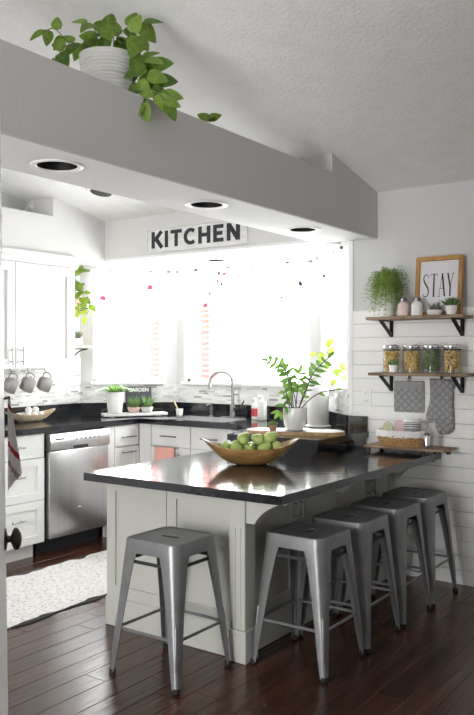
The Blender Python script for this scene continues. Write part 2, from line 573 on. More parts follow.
    def build(self, name, mat, parent=None, world=False, smooth=None, label=None, kind=None, fix=True):
        """world=True: vertices are in world metres and the parent carries location only"""
        if world and parent is not None:
            off = Vector((0, 0, 0)); p = parent
            while p is not None:
                off += p.location; p = p.parent
            self.v = [v - off for v in self.v]
        me = self.mesh(name, mat, smooth, fix)
        return link(name, me, parent, label, kind)


def link(name, me, parent=None, label=None, kind=None):
    o = bpy.data.objects.new(name, me)
    COL.objects.link(o)
    o.parent = parent
    if label: o['label'] = label
    if kind: o['kind'] = kind
    return o


def thing(name, label, cat, loc=(0, 0, 0), rotz=0.0, group=None):
    o = bpy.data.objects.new(name, None)
    o.empty_display_size = 0.05
    COL.objects.link(o)
    o.location = loc; o.rotation_euler = (0, 0, rotz)
    o['label'] = label; o['category'] = cat
    if group: o['group'] = group
    return o


def tag(o, label, cat, group=None):
    o['label'] = label; o['category'] = cat
    if group: o['group'] = group
    return o


def struct(o):
    o['kind'] = 'structure'
    return o


def sroot(name, loc=(0, 0, 0)):
    o = bpy.data.objects.new(name, None)
    COL.objects.link(o)
    o.location = loc
    return struct(o)


def copy_tree(root, loc, rotz=None):
    r = root.copy(); COL.objects.link(r); r.location = loc
    if rotz is not None: r.rotation_euler = (0, 0, rotz)
    for ch in list(root.children):
        c = ch.copy(); COL.objects.link(c); c.parent = r
        for g in list(ch.children):
            d = g.copy(); COL.objects.link(d); d.parent = c
    return r


def frame2(p0, d, n):
    """local (s along d, depth along n, z up) to world"""
    M = Matrix.Identity(4)
    M[0][0], M[1][0] = d[0], d[1]
    M[0][1], M[1][1] = n[0], n[1]
    M[0][3], M[1][3] = p0[0], p0[1]
    return M


def circ(cx, cy, r, n=28):
    return [(cx + r * math.cos(2 * PI * k / n), cy + r * math.sin(2 * PI * k / n)) for k in range(n)]


def bez(p0, p1, p2, n=8):
    p0, p1, p2 = Vector(p0), Vector(p1), Vector(p2)
    return [p0 * (1 - t) ** 2 + p1 * 2 * t * (1 - t) + p2 * t * t for t in [k / n for k in range(n + 1)]]


def smooth_path(pts, n=5):
    """Catmull-Rom through points"""
    P = [Vector(p) for p in pts]
    P = [P[0] * 2 - P[1]] + P + [P[-1] * 2 - P[-2]]
    out = []
    for i in range(1, len(P) - 2):
        for k in range(n):
            t = k / n
            out.append(0.5 * (2 * P[i] + (P[i + 1] - P[i - 1]) * t + (2 * P[i - 1] - 5 * P[i] + 4 * P[i + 1] - P[i + 2]) * t * t
                              + (3 * P[i] - P[i - 1] - 3 * P[i + 1] + P[i + 2]) * t ** 3))
    out.append(P[-2])
    return out


# ================================================================== SETTING
XW = 4.77            # shiplap wall
ZC = lambda x: 2.50 + 0.20 * (4.77 - x)      # sloped ceiling

# ---- floor of planks
fl = MB()
fl.box(-2.0, 5.6, -2.2, 5.2, -0.06, -0.013)
fl.box(-2.0, 5.6, -2.2, 0.40, -0.013, 0.0)
fl.box(-2.0, 1.00, 0.40, 5.2, -0.013, 0.0)
fl.box(1.00, 5.6, 4.337, 5.2, -0.013, 0.0)
fl.box(4.90, 5.6, 0.40, 4.337, -0.013, 0.0)
floor = struct(fl.build('floor', 'floor_wood'))
PW = 0.127
plank_mesh = {}
for ln in (0.55, 0.75, 0.95, 1.2):
    b = MB(); b.bevbox(-ln / 2 + .0005, ln / 2 - .0005, -PW / 2 + .0005, PW / 2 - .0005, -0.0125, 0.0, 0.0016, 1)
    plank_mesh[ln] = b.mesh('plank', 'floor_wood')
row = 0
y = 0.40 + PW / 2
while y < 4.33:
    x = 1.0 - random.uniform(0, 0.5)
    while x < 4.9:
        ln = random.choice((0.55, 0.75, 0.95, 1.2))
        if x + ln > 0.98:
            o = link('plank', plank_mesh[ln], floor)
            o.location = (x + ln / 2, y, 0)
        x += ln
    y += PW

# ---- ceiling (vault falling towards the windows)
c = MB()
c.quadbox([(-2.1, -2.3, ZC(-2.1)), (5.5, -2.3, ZC(5.5)), (5.5, 5.3, ZC(5.5)), (-2.1, 5.3, ZC(-2.1)),
           (-2.1, -2.3, ZC(-2.1) + .1), (5.5, -2.3, ZC(5.5) + .1), (5.5, 5.3, ZC(5.5) + .1), (-2.1, 5.3, ZC(-2.1) + .1)])
struct(c.build('ceiling', 'ceiling_paint'))


def wall(name, p0, p1, n, t, z1, mat, openings=()):
    """wall from p0 to p1; n = outward normal; openings (s0, s1, z0, z1)"""
    d = Vector((p1[0] - p0[0], p1[1] - p0[1])); L = d.length; d /= L
    b = MB(frame2(p0, d, n))
    s = 0.0
    for (a0, a1, o0, o1) in openings:
        b.box(s, a0, 0, t, 0, z1)
        b.box(a0, a1, 0, t, 0, o0); b.box(a0, a1, 0, t, o1, z1)
        s = a1
    b.box(s, L, 0, t, 0, z1)
    return struct(b.build(name, mat))


WZ0, WZ1 = 1.19, 2.14
wr = wall('wall_right', (XW + .014, -2.2), (XW + .014, 2.445), (1, 0), 0.10, 2.60, 'wall_paint')
BAYR, BAYL = (XW, 2.43), (4.70, 4.95)
w_br = wall('wall_bay_right', BAYR, (5.29, 2.95), (R2, -R2), 0.10, 2.45, 'wall_paint', [(0.07, 0.66, WZ0, WZ1)])
w_bk = wall('wall_back', (5.29, 2.95), (5.29, 4.36), (1, 0), 0.10, 2.45, 'wall_paint', [(0.09, 1.33, WZ0, WZ1)])
w_bl = wall('wall_bay_left', BAYL, (5.29, 4.36), (R2, R2), 0.10, 2.45, 'wall_paint', [(0.11, 0.715, WZ0, WZ1)])
w_lf = wall('wall_left', (-2.0, 4.95), (4.75, 4.95), (0, 1), 0.10, 3.90, 'wall_paint')
w_fr = wall('wall_behind', (-2.0, -2.2), (-2.0, 5.0), (-1, 0), 0.10, 3.90, 'wall_paint', [(3.3, 4.8, 0.05, 2.35)])
w_sd = wall('wall_side', (-2.0, -2.2), (4.9, -2.2), (0, -1), 0.10, 3.90, 'wall_paint')

# shiplap boards, each one a piece of the right wall
bh = 0.0905
b = MB(); b.bevbox(XW, XW + .0145, -2.15, 2.428, 0.0, bh - 0.0035, 0.0015, 1)
bm_ = b.mesh('shiplap_board', 'shiplap_paint')
nb = 0
z = 0.0
while z < 1.63:
    o = link('shiplap_board', bm_, wr); o.location = (0, 0, z); z += bh
# corner trim where the shiplap wall meets the bay
b = MB(); b.bevbox(XW - .004, XW + .02, 2.405, 2.438, 0.914, 2.19, .002, 1)
struct(b.build('trim_1', 'trim_white'))

# ---- dropped beam with plant ledge (trim_2)
BY0, BY1, BZ0, BZ1 = 2.232, 2.67, 2.19, 2.51
beam = sroot('trim_2', (3.0, BY0, BZ0))
LX = (2.205, 3.215, 4.19)
LY = 2.455
b = MB(); b.holed([(-2.0, BY0 + .02), (XW, BY0 + .02), (XW, BY1), (-2.0, BY1)], [circ(x, LY, 0.085) for x in LX], BZ0 + .004, BZ0 + .024)
b.build('underside', 'soffit_paint', beam, True)
b = MB(); b.M = Matrix(((0, 0, 1, 0), (1, 0, 0, 0), (0, 1, 0, 0), (0, 0, 0, 1)))
b.prism([(BY0 + .02, BZ0), (BY0 + .02, BZ1), (BY0, BZ1), (BY0, BZ0 + .007), (BY0 + .002, BZ0 + .002), (BY0 + .007, BZ0)], -2.0, XW + .01)
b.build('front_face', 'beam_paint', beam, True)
b = MB(); b.box(-2.0, XW, BY1 - .02, BY1, BZ0 + .024, BZ1 - .01)
b.build('rear_face', 'soffit_paint', beam, True)
b = MB(); b.box(-2.0, XW, BY0 + .02, BY1 - .02, BZ1 - .03, BZ1 - .01)
b.build('ledge', 'soffit_paint', beam, True)
xe = 4.152
b = MB(); b.quadbox([(xe, BY0, BZ1), (XW + .01, BY0, BZ1), (XW + .01, BY1, BZ1), (xe, BY1, BZ1),
                     (xe, BY0, ZC(xe) + .02), (XW + .01, BY0, ZC(XW) + .02), (XW + .01, BY1, ZC(XW) + .02), (xe, BY1, ZC(xe) + .02)])
b.build('end_block', 'beam_paint', beam, True)

# ---- soffit over the upper cabinets (trim_3) and over the bay (trim_4)
SY, SX = 4.62, 4.67
so = sroot('trim_3', (3.0, SY, 2.19))
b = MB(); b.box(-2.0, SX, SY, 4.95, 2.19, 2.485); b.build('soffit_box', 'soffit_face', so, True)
b = MB(); b.quadbox([(4.11, SY, 2.485), (SX, SY, 2.485), (SX, 4.95, 2.485), (4.11, 4.95, 2.485),
                     (4.11, SY, ZC(4.11) + .02), (SX, SY, ZC(SX) + .02), (SX, 4.95, ZC(SX) + .02), (4.11, 4.95, ZC(4.11) + .02)])
b.build('end_block', 'soffit_face', so, True)
sw = sroot('trim_4', (SX, 3.6, 2.19))
b = MB(); b.holed([(SX, 2.67), (SX + .3, 2.55), (5.36, 2.9), (5.36, 4.40), (4.74, 5.0), (SX, 4.95)], [circ(5.10, 3.80, 0.07)], 2.19, 2.21)
b.build('underside', 'soffit_paint', sw, True)
b = MB(); b.box(SX, SX + .02, 2.60, SY + .33, 2.21, ZC(SX) + .01)
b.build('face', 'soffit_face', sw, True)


# ---- windows
def window(name, p0, p1, n, o, mull):
    d = Vector((p1[0] - p0[0], p1[1] - p0[1])).normalized()
    s0, s1, z0, z1 = o
    M = frame2(p0, d, n)
    root = sroot(name)
    fw = 0.028
    b = MB(M)
    for (a, e, u, v) in ((s0, s1, z0, z0 + fw), (s0, s1, z1 - fw, z1), (s0, s0 + fw, z0, z1), (s1 - fw, s1, z0, z1)):
        b.box(a + .0005, e - .0005, 0.045, 0.085, u + .0005, v - .0005)
    if mull is not None:
        b.box(mull - .018, mull + .018, 0.048, 0.082, z0 + fw, z1 - fw)
    b.build('window_frame', 'trim_white', root)
    edges = [s0 + fw] + ([mull] if mull is not None else []) + [s1 - fw]
    for a, e in zip(edges, edges[1:]):
        k = MB(M); k.box(a, e, 0.062, 0.066, z0 + fw, z1 - fw)
        k.build('pane', 'window_glass', root)
    k = MB(M); k.bevbox(s0 - .02, s1 + .02, -0.035, 0.044, z0 - .022, z0 + .002, .004)
    k.build('window_sill', 'trim_white', root)
    return root


window('window_1', BAYL, (5.29, 4.36), (R2, R2), (0.11, 0.715, WZ0, WZ1), None)
window('window_2', (5.29, 2.95), (5.29, 4.36), (1, 0), (0.09, 1.33, WZ0, WZ1), 0.71)
window('window_3', BAYR, (5.29, 2.95), (R2, -R2), (0.07, 0.66, WZ0, WZ1), None)


# ---- mosaic tile bands, children of their walls
def tileband(parent, p0, p1, n, z0, z1):
    d = Vector((p1[0] - p0[0], p1[1] - p0[1])); L = d.length; d /= L
    M = frame2(p0, d, n)
    b = MB(M); b.box(0, L, -0.008, -0.0005, z0, z1)
    o = b.build('tile_backsplash', 'mosaic_tile', parent)
    me = o.data; uvl = me.uv_layers.new(name='UVMap')
    Mi = M.inverted()
    for p in me.polygons:
        for li in p.loop_indices:
            q = Mi @ me.vertices[me.loops[li].vertex_index].co
            uvl.data[li].uv = (q.x + p0[0], q.z)
    return o


tileband(w_lf, (3.0, 4.95), (4.70, 4.95), (0, 1), 1.0145, 1.318)
tileband(w_lf, (4.336, 4.95), (4.70, 4.95), (0, 1), 1.3185, 1.40)
tileband(w_bl, BAYL, (5.29, 4.36), (R2, R2), 1.0145, 1.168)
tileband(w_bk, (5.29, 2.95), (5.29, 4.36), (1, 0), 1.0145, 1.168)
tileband(w_br, BAYR, (5.29, 2.95), (R2, -R2), 1.0145, 1.168)

# ---- open door at the left with its knob
Ed = Vector((1.284, 1.618, 0)); dd = Vector((0.62, 0.785, 0)).normalized()
lf = Vector((-dd.y, dd.x, 0))
hinge = Ed - dd * 0.76 + lf * 0.035
dd = (Ed - hinge).normalized(); lf = Vector((-dd.y, dd.x, 0))
DM = Matrix.Identity(4)          # local x = along door towards free edge, y = left, z = up leaning a touch left
for i in range(3):
    DM[i][0] = dd[i]; DM[i][1] = lf[i]
DM[0][2], DM[1][2], DM[2][2] = lf.x * 0.0126, lf.y * 0.0126, 1.0
DM[0][3], DM[1][3], DM[2][3] = hinge.x - lf.x * .012, hinge.y - lf.y * .012, 0
dr = sroot('door_1')
b = MB(DM)
b.bevbox(0, 0.76, 0.0, 0.035, 0.012, 2.03, .002, 1)
b.build('door_leaf', 'trim_white', dr)
k = MB(DM)
k.M = DM @ Matrix.Translation((0.70, 0, 0.965)) @ Matrix.Rotation(PI / 2, 4, 'X')
k.lathe([(0, 0), (.026, 0), (.027, .003), (.022, .005), (.009, .007), (.008, .014), (.015, .017), (.025, .021), (.028, .027), (.025, .034), (.014, .039), (0, .041)], 24)
kn = k.build('door_knob', 'bronze', dr, smooth=50)

# ================================================================== KITCHEN CABINETS AND WORKTOPS
CF = 4.30      # front plane of the left run


def shaker(mb, M, w, h, t=0.02, rail=0.06, rec=0.012):
    """door front in local (x across, y thickness forward, z up) with recessed panel"""
    save = mb.M; mb.M = M if save is None else save @ M
    mb.box(0, w, 0, t - rec, 0, h)
    mb.box(0, rail, t - rec, t, 0, h); mb.box(w - rail, w, t - rec, t, 0, h)
    mb.box(rail, w - rail, t - rec, t, 0, rail); mb.box(rail, w - rail, t - rec, t, h - rail, h)
    mb.M = save
    return mb


def bar_handle(parent, c, along, out, L, name='handle'):
    c = Vector(c); a = Vector(along); o = Vector(out)
    b = MB()
    b.cyl(c - a * L / 2 + o * .03, c + a * L / 2 + o * .03, .0055, n=10)
    for s in (-1, 1):
        b.cyl(c + a * s * L * .32, c + a * s * L * .32 + o * .03, .0042, n=8)
    return b.build(name, 'brushed_nickel', parent, True, smooth=40)


# facing -Y : local x -> +X, local y(thickness forward) -> -Y
def MY(x, yf, z): return Matrix(((1, 0, 0, x), (0, -1, 0, yf), (0, 0, 1, z), (0, 0, 0, 1)))
# facing -X : local x -> +Y, thickness -> -X
def MX(xf, y, z): return Matrix(((0, -1, 0, xf), (1, 0, 0, y), (0, 0, 1, z), (0, 0, 0, 1)))


# drawer cabinet by the door
t = thing('drawer_cabinet', 'white three drawer base cabinet left of the steel dishwasher', 'cabinet', (3.45, CF, 0))
b = MB(); b.box(3.16, 3.745, CF + .02, 4.93, 0.10, 0.873); b.build('body', 'cabinet_white', t, True)
b = MB(); b.box(3.16, 3.70, CF + .07, CF + .09, 0.0, 0.10); b.build('toe_kick', 'toe_white', t, True)
for (z0, z1, sh) in ((0.703, 0.868, 0), (0.407, 0.698, 1), (0.106, 0.402, 1)):
    b = MB()
    if sh: shaker(b, MY(3.262, CF + .019, z0), 0.48, z1 - z0, rail=0.055)
    else: b.bevbox(3.262, 3.742, CF, CF + .019, z0, z1, .002, 1)
    d = b.build('drawer', 'cabinet_white', t, True)
    bar_handle(d, (3.50, CF, (z0 + z1) / 2 + (0.0 if not sh else 0.03)), (1, 0, 0), (0, -1, 0), 0.11)

# dishwasher
t = thing('dishwasher', 'stainless steel dishwasher with control strip built under black counter', 'dishwasher', (4.05, CF, 0))
DX0, DX1 = 3.775, 4.362
b = MB(); b.box(3.752, 4.368, CF + .03, 4.90, 0.10, 0.872); b.build('tub', 'steel_dark', t, True)
b = MB(); b.box(3.752, 4.368, CF + .10, CF + .12, 0.0, 0.10); b.build('toe_kick', 'toe_dark', t, True)
b = MB(); b.bevbox(DX0, DX1, CF - .022, CF + .03, 0.115, 0.735, .008); b.build('door', 'steel', t, True, smooth=40)
b = MB()
pr = [(CF + .03, .738), (CF - .030, .738), (CF - .036, .75), (CF - .030, .845), (CF - .02, .858), (CF + .03, .858)]
b.M = Matrix(((0, 0, 1, 0), (1, 0, 0, 0), (0, 1, 0, 0), (0, 0, 0, 1)))
b.prism(pr, DX0, DX1)
cp = b.build('control_panel', 'steel', t, True, smooth=40)
b = MB(); b.bevbox(3.985, 4.13, CF - .042, CF - .034, .742, .765, .003, 1); b.build('latch_grip', 'steel_dark', cp, True)
b = MB(); b.box(3.82, 3.90, CF - .0355, CF - .031, .815, .826); b.build('indicator_strip', 'letter_black', cp, True)
for k in range(6):
    b = MB(); b.cyl((4.02 + .045 * k, CF - .036, .81), (4.02 + .045 * k, CF - .030, .81), .007, n=10)
    b.build('button', 'brushed_nickel', cp, True)
b = MB(); b.M = Matrix.Translation((4.06, CF - .0225, 0.30)); b.ell((0, 0, 0), .024, .003, .011, 14, 6); b.build('badge', 'chrome', t, True, smooth=50)

# corner drawer cabinet
t = thing('drawer_cabinet', 'narrow white cabinet with drawer and door right of the dishwasher', 'cabinet', (4.55, CF, 0))
b = MB(); b.box(4.372, 4.715, CF + .02, 4.90, 0.10, 0.873); b.box(4.372, 4.445, CF, CF + .02, .10, .868); b.build('body', 'cabinet_white', t, True)
b = MB(); b.box(4.41, 4.70, CF + .07, CF + .09, 0, .10); b.build('toe_kick', 'toe_white', t, True)
b = MB(); b.bevbox(4.455, 4.726, CF, CF + .019, .703, .868, .002, 1); d = b.build('drawer', 'cabinet_white', t, True)
bar_handle(d, (4.585, CF, .775), (1, 0, 0), (0, -1, 0), 0.16)
b = MB(); shaker(b, MY(4.455, CF + .019, .106), .271, .59, rail=.05); d = b.build('door', 'cabinet_white', t, True)
bar_handle(d, (4.585, CF, .655), (1, 0, 0), (0, -1, 0), 0.16)

# sink cabinet (faces -X)
SF = 4.73
t = thing('sink_cabinet', 'white sink base cabinet with false drawer fronts under the window', 'cabinet', (SF, 3.75, 0))
b = MB(); b.box(SF + .02, 5.27, 3.20, 4.275, .10, .69); b.box(SF + .02, SF + .04, 3.20, 4.275, .69, .873); b.box(SF, SF + .02, 4.175, 4.296, .10, .868)
b.build('body', 'cabinet_white', t, True)
b = MB(); b.box(SF + .07, SF + .09, 3.25, 4.27, 0, .10); b.build('toe_kick', 'toe_white', t, True)
for (y0, y1) in ((3.775, 4.168), (3.375, 3.768)):
    b = MB(); b.bevbox(SF, SF + .019, y0, y1, .703, .868, .002, 1); d = b.build('drawer', 'cabinet_white', t, True)
    bar_handle(d, (SF, (y0 + y1) / 2, .785), (0, 1, 0), (-1, 0, 0), 0.16)
    b = MB(); shaker(b, MX(SF + .019, y0, .106), y1 - y0, .59, rail=.055); d = b.build('door', 'cabinet_white', t, True)
    bar_handle(d, (SF, y0 + .10 if y0 > 3.6 else y1 - .10, .60), (0, 0, 1), (-1, 0, 0), 0.13)
b = MB(); b.prism([(SF + .0, 3.37), (SF + .02, 3.37), (4.50, 3.08), (4.47, 3.08)], .10, .868); b.build('corner_panel', 'cabinet_white', t, True)

# salmon towel on the sink cabinet
b = MB()
def tw(u, v):
    yy = 3.905 + .20 * u
    z = .700 - .26 * v
    return (4.690 + .004 * math.sin(u * 9) * v + (0 if v > .02 else .006), yy, z)
b.grid(tw, 10, 6)
i0 = len(b.v)
for p in b.v[:]: b.v.append(p + Vector((.006, 0, 0)))
n0 = len(b.f)
for f in b.f[:n0]: b.f.append(tuple(i0 + k for k in reversed(f)))
rod = thing('dish_towel', 'salmon pink towel on a bar at the sink cabinet front', 'towel', (4.70, 4.0, .70))
b.build('cloth', 'cloth_salmon', rod, True, smooth=60)
b = MB(); b.cyl((4.705, 3.89, .698), (4.705, 4.12, .698), .004, n=8)
for yy in (3.892, 4.118): b.cyl((4.705, yy, .698), (4.730, yy, .698), .004, n=8)
b.build('bar', 'brushed_nickel', rod, True)

# the raised black worktop (continuous, with upstands and sink hole)
wt = thing('worktop', 'black granite worktop running from left wall past the sink to shiplap wall', 'countertop', (4.7, 4.0, .874))
poly = [(4.085, 2.287), (4.765, 2.287), (4.765, 2.43), (5.282, 2.945), (5.282, 4.355), (4.695, 4.942), (3.16, 4.942), (3.16, 4.275), (4.70, 4.275), (4.685, 3.30), (4.45, 3.05), (4.085, 2.955)]
SKH = [(4.83, 3.50), (5.07, 3.50), (5.10, 3.53), (5.10, 4.07), (5.07, 4.10), (4.83, 4.10), (4.80, 4.07), (4.80, 3.53)]
b = MB(); b.holed(poly, [SKH], .8745, .914); b.build('slab', 'granite', wt, True)
b = MB(); b.box(4.10, 4.755, 2.302, 2.322, .8105, .874); b.box(4.10, 4.12, 2.322, 2.94, .8105, .874); b.build('riser', 'granite', wt, True)


def upstand(p0, p1, n):
    d = Vector((p1[0] - p0[0], p1[1] - p0[1])); L = d.length; d /= L
    b = MB(frame2(p0, d, n)); b.box(0.004, L - .004, -.024, -.009, .9145, 1.014)
    b.build('upstand', 'granite', wt, True)


upstand((3.16, 4.95), (4.70, 4.95), (0, 1)); upstand(BAYL, (5.29, 4.36), (R2, R2)); upstand((5.29, 4.36), (5.29, 2.95), (1, 0))
upstand((5.29, 2.95), BAYR, (R2, -R2)); upstand((XW, 2.43), (XW, 2.287), (1, 0))

# sink
t = thing('sink', 'stainless steel sink bowl set into the black worktop below faucet', 'sink', (4.95, 3.8, .73))
b = MB()
ins = [(x + (.004 if x < 4.95 else -.004), y + (.004 if y < 3.8 else -.004)) for x, y in SKH]
n = len(ins)
i = b._p([(x, y, .9145) for x, y in ins] + [(4.95 + (x - 4.95) * .9, 3.8 + (y - 3.8) * .93, .745) for x, y in ins])
for k in range(n): b.f.append((i + k, i + (k + 1) % n, i + n + (k + 1) % n, i + n + k))
b.f.append(tuple(i + n + k for k in range(n)))
b.build('basin', 'steel', t, True, fix=False)
b = MB()
out = [(4.95 + (x - 4.95) * 1.09, 3.8 + (y - 3.8) * 1.05) for x, y in SKH]
b.holed(out, [ins], .9145, .918); b.build('rim', 'steel', t, True)
b = MB(); b.lathe([(0, .746), (.04, .746), (.042, .749), (.03, .7475), (0, .747)], 20, (4.95, 3.8, 0)); b.build('drain', 'chrome', t, True)

# faucet
t = thing('faucet', 'brushed steel gooseneck faucet standing behind the sink', 'faucet', (5.15, 3.67, .914))
b = MB(); b.bevbox(5.125, 5.175, 3.56, 3.78, .9145, .925, .004); b.build('base_plate', 'brushed_nickel', t, True, smooth=40)
b = MB(); b.lathe([(0, .925), (.027, .925), (.027, .935), (.022, .945), (.021, 1.02), (.015, 1.035), (0, 1.035)], 18, (5.15, 3.67, 0)); b.build('body', 'brushed_nickel', t, True, smooth=40)
pts = [(5.15, 3.67, 1.03), (5.15, 3.67, 1.20)]
for k in range(1, 11):
    a = PI * k / 10 * 1.06
    pts.append((5.15 - .07 * (1 - math.cos(a)) * .6, 3.67 + .085 * (1 - math.cos(a)), 1.20 + .085 * math.sin(a)))
pts.append((pts[-1][0] - .002, pts[-1][1] - .005, 1.15))
b = MB(); b.tube(pts, .0125, 12); b.build('spout', 'brushed_nickel', t, True, smooth=50)
b = MB(); b.cyl((5.15, 3.65, .985), (5.15, 3.61, .99), .015, n=12); b.tube([(5.15, 3.61, .99), (5.14, 3.575, 1.02), (5.13, 3.545, 1.06)], [.008, .006, .005], 8)
b.build('lever', 'gunmetal_dark', t, True, smooth=50)
t = thing('soap_dispenser', 'short steel soap pump beside the gooseneck faucet', 'soap dispenser', (5.15, 3.885, .914))
b = MB(); b.lathe([(0, .0005), (.02, .0005), (.02, .008), (.012, .014), (.012, .06), (.015, .065), (.015, .08), (0, .085)], 16); b.build('stem', 'brushed_nickel', t, smooth=40)
b = MB(); b.tube([(0, 0, .086), (0, 0, .10), (-.03, .01, .104), (-.045, .015, .098)], .006, 8); b.build('nozzle', 'brushed_nickel', t, smooth=50)

# upper cabinet
UF = 4.62
t = thing('wall_cabinet', 'white shaker wall cabinet with two doors above hanging mugs', 'cabinet', (3.75, UF, 1.32))
b = MB(); b.box(3.10, 4.333, UF, 4.94, 1.32, 2.13); b.build('body', 'cabinet_white', t, True)
b = MB()
cprof = [(UF, 2.105), (UF - .022, 2.105), (UF - .024, 2.12), (UF - .03, 2.135), (UF - .052, 2.16), (UF - .056, 2.175), (UF - .056, 2.188), (UF, 2.188)]
b.M = Matrix(((0, 0, 1, 0), (1, 0, 0, 0), (0, 1, 0, 0), (0, 0, 0, 1)))
b.prism(cprof, 3.10, 4.345); b.build('crown_moulding', 'cabinet_white', t, True)
for (x0, x1, hx) in ((3.165, 3.730, 3.69), (3.737, 4.302, 3.785)):
    b = MB(); shaker(b, MY(x0, UF - .0005, 1.325), x1 - x0, .775, rail=.068, t=.024, rec=.016); d = b.build('door', 'cabinet_white', t, True)
    bar_handle(d, (hx, UF - .02, 1.415), (0, 0, 1), (0, -1, 0), 0.13)

# ---------------- peninsula
PT = 0.81
t = thing('peninsula', 'cream panelled breakfast peninsula cabinet under black granite top', 'kitchen island', (3.9, 2.5, 0))
PX0, PY0, PY1 = 3.0, 2.10, 2.955
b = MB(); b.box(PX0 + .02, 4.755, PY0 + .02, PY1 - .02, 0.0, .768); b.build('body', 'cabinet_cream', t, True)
# end panels (face -X)
for (y0, y1) in ((2.545, 2.955), (2.135, 2.541)):
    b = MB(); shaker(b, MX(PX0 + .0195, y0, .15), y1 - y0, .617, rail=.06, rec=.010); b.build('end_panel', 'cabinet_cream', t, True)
b = MB(); b.bevbox(PX0 - .012, PX0 + .0195, 2.13, 2.957, 0.0, .15, .004, 1); b.build('base_moulding', 'cabinet_cream', t, True)
b = MB(); b.bevbox(PX0 + .05, 4.765, PY0 - .012, PY0 + .0195, 0.0, .15, .004, 1); b.build('base_moulding', 'cabinet_cream', t, True)
# corner post with plinth
b = MB(); b.bevbox(2.965, 3.055, 2.045, 2.133, .15, .768, .003, 1)
for k in range(2): b.bevbox(2.961, 2.966, 2.066 + .03 * k, 2.076 + .03 * k, .16, .62, .001, 1)
po = b.build('corner_post', 'cabinet_cream', t, True)
b = MB(); b.bevbox(2.955, 3.065, 2.035, 2.1345, 0.0, .15, .004, 1); b.build('plinth', 'cabinet_cream', po, True)
# doors to the stool side
for (x0, x1, hx) in ((3.075, 3.515, 3.49), (3.52, 3.945, 3.545), (4.00, 4.37, 4.345), (4.375, 4.75, 4.40)):
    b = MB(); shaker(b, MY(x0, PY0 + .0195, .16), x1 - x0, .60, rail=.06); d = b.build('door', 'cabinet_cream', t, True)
    bar_handle(d, (hx, PY0, .62), (0, 0, 1), (0, -1, 0), .10)
b = MB(); b.box(3.947, 3.998, PY0 - .004, PY0 + .0195, .15, .768); b.build('stile', 'cabinet_cream', t, True)
# corbels carrying the overhang
def corbel(x0, x1, y1):
    ln = y1 - 1.825
    pr = [(y1, .768), (y1, .645), (y1 - .045, .645)]
    for k in range(1, 9):
        a = k / 8
        pr.append((y1 - .045 - (ln - .045) * (a ** 1.25), .645 + .105 * math.sin(a * PI / 2)))
    pr.append((1.825, .768))
    b = MB(); b.M = Matrix(((0, 0, 1, 0), (1, 0, 0, 0), (0, 1, 0, 0), (0, 0, 0, 1)))
    b.prism(pr, x0, x1); b.build('corbel', 'cabinet_cream', t, True)
corbel(2.975, 3.03, 2.044); corbel(3.95, 3.995, 2.095); corbel(4.715, 4.76, 2.095)

b = MB()
gp = [(2.868, 1.80), (2.875, 1.793), (4.762, 1.79), (4.762, 3.00), (2.875, 3.00), (2.868, 2.993)]
b.prism(gp, .7695, PT)
tag(b.build('granite_countertop', 'granite'), 'low black granite slab on the peninsula carrying the fruit bowl', 'countertop')

